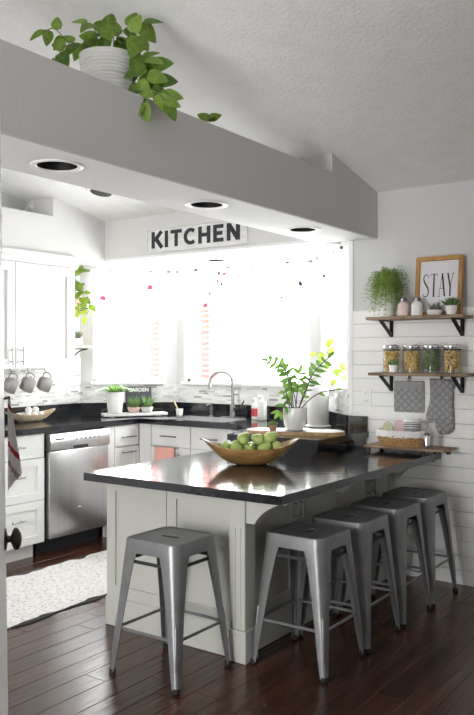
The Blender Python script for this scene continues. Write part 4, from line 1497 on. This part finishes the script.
ZV = [
    ([(-.02, .13), (-.03, .25, .02), (-.06, .37, .03), (-.11, .43, .03), (-.165, .445, .02)], .062, .030),
    ([(-.01, .13), (-.02, .24, .04), (-.035, .33, .06), (-.055, .385, .07)], .058, .032),
    ([(.005, .13), (.01, .22, .03), (.02, .31, .03), (.03, .37, .03)], .062, .030),
    ([(.02, .13), (.06, .25, .02), (.12, .37, .0), (.175, .425, -.02), (.21, .46, -.02)], .070, .034),
    ([(.03, .13), (.09, .20, .04), (.16, .245, .05), (.25, .262, .05)], .050, .16),
    ([(-.03, .13), (-.05, .20, .06), (-.075, .16, .09), (-.10, .13, .10)], .062, .045),
    ([(.01, .13), (.0, .22, -.05), (-.03, .32, -.08), (-.06, .40, -.1)], .055, .034),
    ([(.02, .13), (.05, .22, .07), (.075, .29, .09), (.085, .34, .09)], .055, .034),
    ([(-.01, .13), (-.04, .19, .05), (-.055, .23, .07), (-.065, .27, .08)], .055, .032),
]
for pts, sz, stp in ZV:
    vine(t, [w3(*p) for p in pts], LEAF_Z, sz, stp, stem='stem_dark', rad=.0035, jit=.35, start=.45, two=(stp < .1))

t = thing('succulent_pot', 'tiny terracotta pot with a green succulent on the cutting board', 'potted plant', (4.175, 2.665, zt))
simple_pot(t, .020, .027, .040, 'terracotta', 18)
rosette(t, 18, .045, .012, 'leaf_succulent', .032, (.2, 1.35))

t = thing('paper_towel_holder', 'white paper towel roll on a stand beside the leafy plant', 'paper towel', (4.88, 2.735, .9145))
b = MB(); b.lathe([(0, .0005), (.092, .0005), (.094, .006), (.085, .012), (0, .012)], 32); b.build('base', 'ceramic_white', t, smooth=40)
b = MB(); b.lathe([(.022, .0125), (.074, .0125), (.076, .016), (.076, .278), (.074, .282), (.022, .282)], 36, close=True); b.build('roll', 'paper', t, smooth=40)
b = MB(); b.lathe([(0, .012), (.012, .012), (.012, .300), (.018, .308), (.015, .322), (0, .327)], 18); b.build('rod', 'plastic_white', t, smooth=40)

# lime green plant on the bay sill
t = thing('sill_plant', 'lime green trailing plant on the sill of the window by the shiplap wall', 'potted plant', (5.035, 2.735, 1.1925))
simple_pot(t, .036, .045, .075, 'ceramic_matte', 20)
for pts in ([(0, .06), (.03, .12, 0), (.02, .20, .03), (-.02, .25, .04), (-.09, .24, .05)], [(0, .06), (.05, .10, .02), (.10, .13, .04), (.15, .16, .05)],
            [(.01, .06), (.05, .05, .05), (.09, .02, .06), (.11, -.03, .07)], [(0, .06), (-.03, .15, .04), (-.05, .20, .05), (.0, .30, .04)],
            [(.01, .06), (.06, .14, .02), (.11, .10, .05), (.13, .06, .06)]):
    vine(t, [w3(*p) for p in pts], LEAF_L, .065, .055, rad=.0018)

# switch plate in the tiles
def plate(name, label, cat, M, group=None, kind='outlet'):
    t = thing(name, label, cat, M.translation)
    Ml = M.copy(); Ml.translation = (0, 0, 0)
    b = MB(Ml); b.bevbox(-.036, .036, -.006, 0, -.058, .058, .002, 1); pl = b.build('plate', 'plastic_white', t)
    if kind == 'outlet':
        for s in (-1, 1):
            b = MB(Ml); b.bevbox(-.017, .017, -.0085, -.006, s * .026 - .015, s * .026 + .015, .001, 1); r = b.build('receptacle', 'plastic_white', t)
            for q in (-1, 1):
                b = MB(Ml); b.box(q * .006 - .0012, q * .006 + .0012, -.0092, -.0085, s * .026 - .003, s * .026 + .007); b.build('slot', 'plastic_slot', r)
    else:
        b = MB(Ml); b.bevbox(-.014, .014, -.011, -.006, -.022, .022, .002, 1); b.build('rocker', 'ceramic_matte', t)
    return t


Mo = Matrix.Identity(4); Mo.col[0] = (0, -1, 0, 0); Mo.col[1] = (1, 0, 0, 0); Mo.col[3] = (XW - .0008, 2.303, 1.138, 1)
plate('wall_outlet', 'white double outlet plate on the shiplap boards', 'outlet', Mo)
Mo = Matrix.Identity(4); Mo.col[0] = (R2, R2, 0, 0); Mo.col[1] = (R2, -R2, 0, 0)
pos = Vector((BAYR[0] + R2 * .27, BAYR[1] + R2 * .27, 1.095)) - Vector((R2, -R2, 0)) * .0088
Mo.col[3] = (*pos, 1)
plate('wall_switch', 'white switch plate set in the mosaic tile by the paper towels', 'switch', Mo, kind='switch')

# ================================================================== PENINSULA: FRUIT BOWL
ang = math.atan2(-.817, .576)
t = thing('dough_bowl', 'brown wooden dough bowl of green pears on the low granite slab', 'bowl', (3.62, 2.455, PT + .0006), ang + math.radians(4))
dough_bowl(t, .545, .25, .145, 'wood_bowl', .36, taper=1.15)
pear_b = MB()
pear_b.lathe([(0, -.034), (.018, -.032), (.033, -.018), (.036, -.002), (.031, .014), (.021, .028), (.016, .040), (.010, .046), (0, .047)], 18)
pear_me = pear_b.mesh('pear', 'fruit_green', 60)
stem_b = MB(); stem_b.tube([(0, 0, .045), (.002, 0, .056), (.005, 0, .064)], [.0022, .0018, .0025], 6)
stem_me = stem_b.mesh('stem', 'stem_dark')
cosA, sinA = math.cos(ang), math.sin(ang)
for k, (u, v, z, s) in enumerate(((-.140, -.005, .096, .92), (-.080, -.042, .090, 1.05), (-.085, .036, .092, 1.0), (-.005, -.046, .086, .95), (.0, .030, .088, 1.0),
                                  (.072, -.044, .088, 1.05), (.078, .032, .090, 1.0), (.138, -.006, .098, 1.0), (-.042, -.004, .142, 1.0), (.040, .0, .138, .95), (.108, .002, .146, 1.05))):
    r = thing('pear', 'green pear heaped in the brown wooden dough bowl', 'fruit', (3.62 + u * cosA - v * sinA, 2.455 + u * sinA + v * cosA, PT + z), 0, 'pears in the dough bowl')
    r.rotation_euler = (random.uniform(-1.7, 1.7), random.uniform(-1.2, 1.2), random.uniform(0, 6)); r.scale = (s, s, s)
    link('flesh', pear_me, r); link('stem', stem_me, r)

# ================================================================== SHIPLAP WALL SHELVES
def bracket(root, yb, zt, D=.165, Hh=.105):
    b = MB()
    b.bevbox(XW - D - .012, XW - .001, yb - .012, yb + .012, zt - .007, zt - .0004, .001, 1)
    b.bevbox(XW - .008, XW - .001, yb - .012, yb + .012, zt - Hh, zt - .007, .001, 1)
    p0, p1 = Vector((XW - D, yb, zt - .006)), Vector((XW - .006, yb, zt - Hh + .008))
    d = (p1 - p0).normalized(); nn = Vector((-d.z, 0, d.x)) * .004
    sd = Vector((0, .012, 0))
    b.quadbox([p0 - nn - sd, p0 + nn - sd, p1 + nn - sd, p1 - nn - sd, p0 - nn + sd, p0 + nn + sd, p1 + nn + sd, p1 - nn + sd])
    b.build('bracket', 'black_iron', root, True)


ZU, ZL = 1.662, 1.309
for (zt_, y0, y1, lab) in ((ZU, 1.585, 2.215, 'upper rustic wooden shelf with black brackets holding the framed print'), (ZL, 1.56, 2.20, 'lower rustic wooden shelf with black brackets holding glass jars')):
    t = thing('wall_shelf', lab, 'shelf', (XW, (y0 + y1) / 2, zt_))
    b = MB(); b.bevbox(XW - .20, XW - .001, y0, y1, zt_ - .019, zt_, .002, 1); b.build('board', 'wood_shelf', t, True)
    for yb in (2.125, 1.655): bracket(t, yb, zt_ - .019)

# grassy plant in tall white pot
t = thing('grassy_plant', 'bushy drooping grass plant in a tall white pot on the upper shelf', 'potted plant', (4.665, 2.108, ZU + .0006))
simple_pot(t, .047, .055, .20, 'ceramic_matte')
def grassy(root, n, mat):
    b = MB()
    for k in range(n):
        a = random.uniform(0, 2 * PI); d = Vector((math.cos(a), math.sin(a), 0))
        ln = random.uniform(.6, 1.0)
        reach = random.uniform(.04, .125) * ln; up = random.uniform(.03, .11); fall = random.uniform(0.0, .25) * ln
        if d.x > .5: reach *= .6
        p0 = Vector((d.x * .02, d.y * .02, .19))
        pts = bez(p0, p0 + d * reach * .7 + VU * up * 2.0, p0 + d * reach * 1.25 + VU * (up * .6 - fall), 6)
        sd = Vector((-d.y, d.x, 0)) * .0030
        idx = [b._p([q + sd * (1 - j / 7), q - sd * (1 - j / 7)]) for j, q in enumerate(pts)]
        for a_, c_ in zip(idx, idx[1:]): b.f.append((a_, a_ + 1, c_ + 1, c_))
        for j in range(1, 7):       # small side needles
            q = pts[j]
            for s in (-1, 1):
                tip = q + Vector((-d.y, d.x, 0)) * s * .014 + VU * random.uniform(-.008, .012) + d * .008
                i_ = b._p([q, q + VU * .0050, tip]); b.f.append((i_, i_ + 1, i_ + 2))
    return b.build('foliage', mat, root, kind='stuff', fix=False)
grassy(t, 420, 'leaf_grass')


def milk_bottle(label, y, mat):
    t = thing('bottle', label, 'bottle', (4.625, y, ZU + .0006))
    b = MB(); b.lathe([(0, .001), (.032, .001), (.036, .005), (.036, .072), (.030, .082), (.021, .087), (.021, .092), (0, .092)], 24); b.build('body', mat, t, smooth=40)
    b = MB(); b.lathe([(0, .092), (.024, .092), (.025, .095), (.025, .110), (.022, .113), (0, .113)], 20); b.build('cap', 'brushed_nickel', t, smooth=40)


milk_bottle('little pink painted bottle with silver cap on the upper shelf', 1.985, 'paint_pink')
milk_bottle('little white painted bottle with silver cap on the upper shelf', 1.892, 'ceramic_white')
t = thing('air_plant_bowl', 'low white bowl with spiky grey green plant before the framed print', 'potted plant', (4.62, 1.775, ZU + .0006))
pot(t, [(0, .0008), (.036, .0008), (.042, .005), (.047, .022), (.046, .032), (.042, .032), (.041, .022), (0, .015)], 'ceramic_matte', .027, .040, 24)
blades(t, 60, .095, .007, .75, 'leaf_grey', .03, .025, .3, 'foliage', rise=.55)
t = thing('succulent_pot', 'white pot with a pointed green succulent at the shelf end before the print', 'potted plant', (4.62, 1.672, ZU + .0006))
simple_pot(t, .029, .037, .056, 'ceramic_white', 22)
rosette(t, 26, .075, .013, 'leaf_succulent', .045, (.35, 1.4))

# framed STAY print, leaning on the wall
FW, FH = .302, .375
t = thing('framed_print', 'framed white print lettered STAY in wood frame on the upper shelf', 'picture', (4.698, 1.786, ZU + .0006))
t.rotation_euler = (0, math.radians(6), 0)
for (y0, y1, z0, z1) in ((-FW / 2, FW / 2, 0.0006, .026), (-FW / 2, FW / 2, FH - .026, FH), (-FW / 2, -FW / 2 + .026, .0265, FH - .0265), (FW / 2 - .026, FW / 2, .0265, FH - .0265)):
    b = MB(); b.bevbox(-.016, .016, y0, y1, z0, z1, .002, 1); b.build('frame_strip', 'wood_frame', t)
b = MB(); b.box(.003, .009, -FW / 2 + .0255, FW / 2 - .0255, .0265, FH - .0265); b.build('print', 'print_paper', t)
hS = .105
b = MB(face_minus_x((.0028, .106, .122)) @ Matrix.Diagonal((1.08, 1.38, 1, 1)))
# S
sp = [(.034, .088), (.029, .098), (.018, .103), (.007, .096), (.004, .082), (.010, .068), (.020, .054), (.031, .040), (.035, .024), (.030, .009), (.018, .002), (.007, .006), (.002, .017)]
stroke(b, smooth_path([(p[0], p[1], 0) for p in sp], 3), [.0022 + .0055 * math.sin(PI * k / 36) ** 2 for k in range(37)], 0, .0008)
# T
stroke(b, [(.066, 0), (.066, hS)], .0085, 0, .0008); stroke(b, [(.046, hS - .001), (.086, hS - .001)], .0024, 0, .0009); stroke(b, [(.058, .001), (.074, .001)], .002, 0, .0009)
for x in (.047, .085): stroke(b, [(x, hS - .012), (x, hS)], .002, 0, .0009)
# A
stroke(b, [(.098, 0), (.115, hS)], .0024, 0, .0008); stroke(b, [(.115, hS), (.132, 0)], .0085, 0, .0009); stroke(b, [(.103, .036), (.126, .036)], .002, 0, .0007)
for x in (.098, .132): stroke(b, [(x - .007, .001), (x + .007, .001)], .002, 0, .001)
# Y
stroke(b, [(.148, hS), (.163, .045)], .0085, 0, .0008); stroke(b, [(.180, hS), (.164, .045)], .0024, 0, .0009); stroke(b, [(.1635, 0), (.1635, .05)], .0085, 0, .0007)
for x, zz in ((.148, hS - .001), (.180, hS - .001), (.1635, .001)): stroke(b, [(x - .007, zz), (x + .007, zz)], .002, 0, .001)
b.build('lettering', 'letter_black', t)

# glass jars of pasta
def jar(label, y, fill, seed):
    rnd = random.Random(seed)
    t = thing('glass_jar', label, 'jar', (4.655, y, ZL + .0006), 0, 'glass jars on the lower shelf')
    b = MB(); b.lathe([(0, .001), (.050, .001), (.0535, .005), (.0535, .138), (.048, .146), (.048, .150)], 28)
    b.build('glass', 'jar_glass', t, smooth=40)
    b = MB(); b.lathe([(0, .1505), (.051, .1505), (.0525, .153), (.0525, .172), (.050, .175), (0, .175)], 28); b.build('lid', 'chrome', t, smooth=40)
    b = MB(); b.lathe([(.0536, .1395), (.0565, .141), (.0565, .145), (.0536, .1465)], 28, close=True); b.build('wire_clamp', 'gunmetal_dark', t, smooth=40)
    b = MB()
    for k in range(165):
        z = .014 + .122 * k / 165
        a = rnd.uniform(0, 2 * PI); r = .034 * math.sqrt(rnd.random()) if k % 3 == 0 else rnd.uniform(.036, .0445)
        p = Vector((r * math.cos(a), r * math.sin(a), z))
        tn = Vector((-math.sin(a), math.cos(a), 0))
        d = (tn * rnd.uniform(-1, 1) + VU * rnd.uniform(-.8, .8) + Vector((math.cos(a), math.sin(a), 0)) * rnd.uniform(-.1, .1)).normalized()
        h = d * .013
        c_ = p + (tn.cross(VU)) * -.003
        b.tube([p - h, c_, p + h], .0046, 6)
    b.build('pasta', fill, t, smooth=50, kind='stuff')


jar('pasta jar with the little potted succulent standing before it', 2.075, 'pasta', 1)
jar('jar of curly pasta between the plant jar and the green pasta jar', 1.938, 'pasta', 2)
jar('jar of dark green pasta on the lower shelf', 1.808, 'pasta_green', 3)
jar('jar of pale curly pasta closest to the shelf end', 1.680, 'pasta', 4)
t = thing('succulent_pot', 'tiny white pot with succulent before the glass jars', 'potted plant', (4.582, 2.028, ZL + .0006))
simple_pot(t, .023, .030, .048, 'ceramic_white', 20)
rosette(t, 20, .055, .011, 'leaf_succulent', .04, (.4, 1.45))

# ---- pot holder, mitt and their hooks under the lower shelf
def cloth_pad(b, outline, x0, th, nseg=6):
    """puffed pad with given outline in (y, z)"""
    cy = sum(p[0] for p in outline) / len(outline); cz = sum(p[1] for p in outline) / len(outline)
    rows = []
    n = len(outline)
    for k, (f, dx) in enumerate(((0.0, th), (.6, th), (.88, th * .85), (1.0, th * .45), (1.0, -.0), (.9, -.002))):
        if f == 0: rows.append((b._p([(x0 - dx, cy, cz)]), 1))
        else: rows.append((b._p([(x0 - dx, cy + (y - cy) * f, cz + (z - cz) * f) for y, z in outline]), n))
    for (a, na), (c_, nc) in zip(rows, rows[1:]):
        for k in range(n):
            k2 = (k + 1) % n
            if na == 1: b.f.append((a, c_ + k, c_ + k2))
            else: b.f.append((a + k, a + k2, c_ + k2, c_ + k))


def strip_loop(root, y, z0, z1, x, name='loop'):
    b = MB(); b.tube([(x, y - .006, z0), (x - .002, y - .009, (z0 + z1) / 2), (x, y, z1), (x - .002, y + .009, (z0 + z1) / 2), (x, y + .006, z0)], .0035, 6)
    b.build(name, 'linen_grey', root, True, smooth=60)


t = thing('pot_holder', 'square quilted grey pot holder hanging below the lower shelf', 'pot holder', (XW - .015, 2.0, 1.05))
b = MB()
y0, y1, z0, z1 = 1.898, 2.105, 1.052, 1.255
ol = []
for (cx, cy, a0) in ((y1 - .012, z1 - .012, 0), (y0 + .012, z1 - .012, 90), (y0 + .012, z0 + .012, 180), (y1 - .012, z0 + .012, 270)):
    for k in range(5):
        a = math.radians(a0 + 90 * k / 4); ol.append((cx + .012 * math.cos(a), cy + .012 * math.sin(a)))
cloth_pad(b, ol, XW - .004, .012); b.build('pad', 'quilted_grey', t, True, smooth=60)
b = MB(); b.bevbox(XW - .0195, XW - .0155, y0 + .006, y1 - .006, z1 - .05, z1 - .006, .0015, 1); b.build('top_band', 'linen_grey', t, True)
strip_loop(t, 2.0, 1.253, 1.284, XW - .010)
t = thing('oven_mitt', 'quilted grey oven mitt hanging beside the pot holder', 'oven mitt', (XW - .015, 1.79, .93))
mo = [(1.862, 1.272), (1.70, 1.262), (1.705, 1.20), (1.706, 1.10), (1.702, 1.02), (1.703, .965), (1.722, .935), (1.755, .924), (1.79, .925), (1.812, .945), (1.82, .985), (1.825, 1.02), (1.838, 1.035), (1.852, 1.018), (1.868, 1.008), (1.882, 1.018), (1.884, 1.045), (1.872, 1.085), (1.860, 1.13), (1.858, 1.20)]
sp = smooth_path([(p[0], p[1], 0) for p in mo + mo[:1]], 3)[:-1]
cy_m, cz_m = 1.785, 1.12
b = MB()
rows = []
n = len(sp)
inner = []
for (f, dx) in ((.55, .030), (.82, .028), (.94, .020), (1.0, .010), (1.0, .0), (.93, -.001)):
    ring = []
    for q in sp:
        cz = max(1.0, min(1.24, q.y)); cyy = 1.775
        ring.append((XW - .004 - dx, cyy + (q.x - cyy) * f, cz + (q.y - cz) * f))
    rows.append(b._p(ring))
for a, c_ in zip(rows, rows[1:]):
    for k in range(n): b.f.append((a + k, a + (k + 1) % n, c_ + (k + 1) % n, c_ + k))
b.f.append(tuple(rows[0] + k for k in range(n)))
b.build('mitt', 'quilted_grey', t, True, smooth=60)
strip_loop(t, 1.785, 1.268, 1.287, XW - .012)
for y_, lab in ((2.0, 'black hook holding the square pot holder'), (1.785, 'black hook holding the oven mitt')):
    k = thing('wall_hook', lab, 'hook', (XW, y_, 1.28), 0, 'hooks under the lower shelf')
    b = MB(); b.bevbox(-.006, -.0006, -.008, .008, -.012, .012, .001, 1); b.build('plate', 'gunmetal_dark', k)
    b = MB(); b.tube([(-.005, 0, 0), (-.018, 0, -.006), (-.022, 0, .004)], .003, 6); b.build('prong', 'gunmetal_dark', k)

# ---- wooden riser tray with basket and cups
TZ = .850
t = thing('riser_tray', 'weathered wooden tray on dark feet at the shiplap wall under the basket', 'tray', (4.64, 1.96, PT))
b = MB(); b.bevbox(4.535, 4.755, 1.685, 2.215, TZ - .015, TZ, .003, 1); b.build('board', 'wood_shelf', t, True)
for x in (4.545, 4.735):
    for y_ in (1.82, 2.18):
        b = MB(); b.lathe([(0, PT + .0006), (.011, PT + .0006), (.011, TZ - .0155), (0, TZ - .0155)], 12, (x, y_, 0)); b.build('foot', 'black_iron', t, True)
b = MB(); b.bevbox(4.60, 4.62, 1.675, 1.70, TZ - .030, TZ - .0155, .002, 1); b.build('end_stud', 'black_iron', t, True)

bx_, by_ = 4.635, 1.998
t = thing('wicker_basket', 'oval woven brown basket with knitted white liner on the wooden tray', 'basket', (bx_, by_, TZ + .0006))
A_, B_ = .155, .095      # half length in y, half width in x
for k in range(7):       # coiled strands
    f = .92 + .02 * min(k, 4)
    pts = []
    for j in range(49):
        a = 2 * PI * j / 48
        wob = .0025 * math.sin(a * 24 + k * PI)
        pts.append(((B_ * f + wob) * math.cos(a), (A_ * f + wob) * math.sin(a), .006 + k * .0095))
    b = MB(); b.tube(pts, .0058, 6, caps=False); b.build('coil', 'wicker', t, smooth=60)
b = MB(); b.lathe([(0, .001), (.86, .001), (.86, .008), (0, .008)], 32, sx=B_, sy=A_); b.build('base', 'wicker', t)
b = MB()
def liner(u, v):
    a = 2 * PI * u
    wv = .004 * math.sin(a * 14) + .003 * math.sin(a * 5 + 1)
    prof = [(.86, .03), (.90, .070), (.96, .098), (1.03, .100), (1.075, .085), (1.09, .058)]
    i_ = min(int(v * 5), 4); fr = v * 5 - i_
    r = prof[i_][0] * (1 - fr) + prof[i_ + 1][0] * fr; z_ = prof[i_][1] * (1 - fr) + prof[i_ + 1][1] * fr
    return ((B_ * r + wv * v) * math.cos(a), (A_ * r + wv * v) * math.sin(a), z_ + (wv * .8 if v > .8 else 0))
b.grid(liner, 56, 10, True); b.build('liner', 'cloth_white', t, smooth=60, fix=False)
b = MB(); b.lathe([(0, .045), (.84, .045), (.86, .055), (0, .06)], 32, sx=B_, sy=A_); b.build('padding', 'cloth_white', t, smooth=60)


def napkin(label, mat, y, x, w0, w1, h, rz):
    t = thing('napkin', label, 'napkin', (x, y, TZ + .062), rz)
    b = MB()
    for s, off in ((0, -.007), (1, .0), (2, .007)):
        def fn(u, v, off=off):
            wd = w0 + (w1 - w0) * v
            return (off * (1 - v * .6) + .004 * math.sin(u * 7 + off * 300), (u - .5) * wd, v * h * (1 - .06 * math.cos(u * 6)))
        b.grid(fn, 8, 5)
    b.build('cloth', mat, t, smooth=60, fix=False)


napkin('pale green folded napkin standing in the basket', 'cloth_green', 2.075, 4.60, .085, .05, .085, .1)
napkin('pink folded napkin standing in the basket behind the striped mug', 'cloth_pink', 2.005, 4.635, .095, .075, .095, -.1)
t = thing('striped_mug', 'white mug with dark stripes lying in the basket', 'mug', (4.60, 1.915, TZ + .078))
t.scale = (1.18, 1.18, 1.18)
t.rotation_euler = (math.radians(-8), 0, math.radians(-75))
b = MB(); b.lathe([(0, .001), (.032, .001), (.040, .008), (.046, .03), (.0455, .075), (.044, .08), (.042, .08), (.043, .03), (.034, .008), (0, .008)], 28); b.build('cup', 'mug_stripe', t, smooth=45)
b = MB(); b.tube(smooth_path([(.043, 0, .065), (.066, 0, .066), (.076, 0, .045), (.066, 0, .024), (.044, 0, .022)], 4), .006, 8); b.build('handle', 'ceramic_grey', t, smooth=60)
t = thing('steel_shaker', 'small shiny steel shaker at the basket end on the tray', 'shaker', (4.565, 1.805, TZ + .0006))
b = MB(); b.lathe([(0, .0005), (.019, .0005), (.020, .004), (.020, .076), (.018, .08), (0, .08)], 20); b.build('body', 'chrome', t, smooth=40)
b = MB(); b.lathe([(0, .0805), (.0185, .0805), (.019, .088), (.014, .094), (0, .096)], 20); b.build('lid', 'brushed_nickel', t, smooth=40)

# ================================================================== LITTLE SHELVES BY THE LEFT BAY
def curved_bracket(root, x, zt):
    pts = bez((x, 4.945, zt - .13), (x, 4.93, zt - .02), (x, 4.765, zt - .012), 8)
    b = MB(); b.tube(pts, .005, 8); b.tube([(x, 4.945, zt - .135), (x, 4.945, zt - .012)], .005, 8); b.tube([(x, 4.945, zt - .010), (x, 4.765, zt - .010)], .004, 8)
    b.build('bracket', 'black_iron', root, True, smooth=60)


for zt_, lab in ((1.835, 'little wooden shelf beside the wall cabinet carrying the trailing plant'), (1.500, 'little wooden shelf beside the wall cabinet carrying the small grey plant')):
    t = thing('wall_shelf', lab, 'shelf', (4.5, 4.95, zt_))
    b = MB(); b.bevbox(4.36, 4.655, 4.75, 4.948, zt_ - .016, zt_, .002, 1); b.build('board', 'wood_light', t, True)
    for x in (4.40, 4.61): curved_bracket(t, x, zt_ - .0165)
t = thing('potted_pothos', 'trailing bright plant in a pink pot on the little upper shelf', 'potted plant', (4.53, 4.835, 1.8356))
simple_pot(t, .045, .058, .09, 'ceramic_pink', 24)
for pts in ([(0, .08), (.02, .16, .02), (.0, .25, .03), (.05, .27, .04)], [(0, .08), (.03, .14, .03), (.07, .15, .05), (.09, .08, .06), (.09, .02, .07)],
            [(.01, .08), (.04, .10, .05), (.06, .03, .08), (.05, -.04, .09)], [(.01, .08), (.06, .12, .04), (.12, .07, .07), (.14, -.02, .08), (.11, -.10, .08)],
            [(0, .08), (.01, .17, .05), (.03, .2, .07), (.05, .17, .09)]):
    vine(t, [w3(*p) for p in pts], LEAF_L if pts[0][0] > 0 else LEAF_P, .075, .05, rad=.002)
t = thing('succulent_pot', 'small grey green plant in a pale pot on the little lower shelf', 'potted plant', (4.545, 4.815, 1.5006))
simple_pot(t, .034, .042, .06, 'ceramic_matte', 20)
rosette(t, 16, .085, .016, 'leaf_grey', .05, (.5, 1.45))

# ================================================================== RUG AND DOOR TOWEL
t = thing('runner_rug', 'white woven runner rug with dark edge lying before the dishwasher', 'rug', (3.3, 3.68, 0))
RX0, RX1, RY0, RY1 = 2.20, 4.25, 3.315, 4.045
b = MB()
NU, NV = 150, 48
def rugf(u, v):
    x = RX0 + (RX1 - RX0) * u; y_ = RY0 + (RY1 - RY0) * v
    ed = max(0, abs(v - .5) * 2 - .93) / .07
    wv = .010 * math.sin(x * 16) + .007 * math.sin(x * 37 + 1)
    y_ += wv * (1 if v > .5 else .9) * (abs(v - .5) * 2) ** 6
    return (x, y_, .012 - .006 * ed + .0022 * math.sin(x * 26 + y_ * 9) + .0016 * math.sin(y_ * 95))
b.grid(rugf, NU, NV)
i0 = len(b.v)
rim = [k for k in range(NU + 1)] + [(r + 1) * (NU + 1) + NU for r in range(NV)] + [NV * (NU + 1) + NU - 1 - k for k in range(NU)] + [(NV - 1 - r) * (NU + 1) for r in range(NV - 1)]
low = b._p([(b.v[k].x, b.v[k].y, .002) for k in rim])
for k in range(len(rim)):
    k2 = (k + 1) % len(rim)
    b.f.append((rim[k], rim[k2], low + k2, low + k))
b.build('weave', 'rug_weave', t, True, smooth=60, fix=False)
ol = []
for k in range(121):
    x = RX0 - .008 + (RX1 - RX0 + .016) * k / 120
    ol.append((x, RY0 - .012 - .022 * abs(math.sin(x * 7.3)) ** 3 - .006 * abs(math.sin(x * 19))))
for k in range(121):
    x = RX1 + .008 - (RX1 - RX0 + .016) * k / 120
    ol.append((x, RY1 + .004 + .010 * abs(math.sin(x * 6.1)) ** 3))
b = MB(); b.prism(ol, .0005, .006); b.build('backing', 'rubber', t, True)

# dish towel on a peg at the free edge of the door
t = thing('hanging_towel', 'grey towel with red stripes hanging from a peg on the open door', 'towel', DM @ Vector((.75, -.004, 1.085)))
Mt = DM.copy(); Mt.translation = (0, 0, 0)
b = MB(Mt)
prof = [(-.05, 0.0), (-.04, -.008), (-.02, -.004), (-.005, -.015), (.008, -.020), (.014, -.032), (.008, -.026), (.004, -.012), (0, -.004)]
def twl(u, v):
    k = u * (len(prof) - 1); i_ = min(int(k), len(prof) - 2); fr = k - i_
    a = prof[i_][0] * (1 - fr) + prof[i_ + 1][0] * fr; n_ = prof[i_][1] * (1 - fr) + prof[i_ + 1][1] * fr
    g = .16 + .84 * v
    zb = .0 + .055 * abs(u - .62) ** 1.0 * 1.6 if u < .62 else .035 * ((.62 - u) * 2)
    zb = .03 if abs(u - .6) < .12 else .0
    return (a * g - .012, n_ * g - .006, .225 * (1 - v) + v * (.035 * math.sin(PI * min(1, u * 1.0))))
b.grid(twl, 32, 16)
b.build('cloth', 'towel_stripe', t, smooth=60, fix=False)
b = MB(Mt); b.cyl((-.012, .004, .222), (-.012, -.012, .226), .003, n=8); b.build('peg', 'bronze', t)
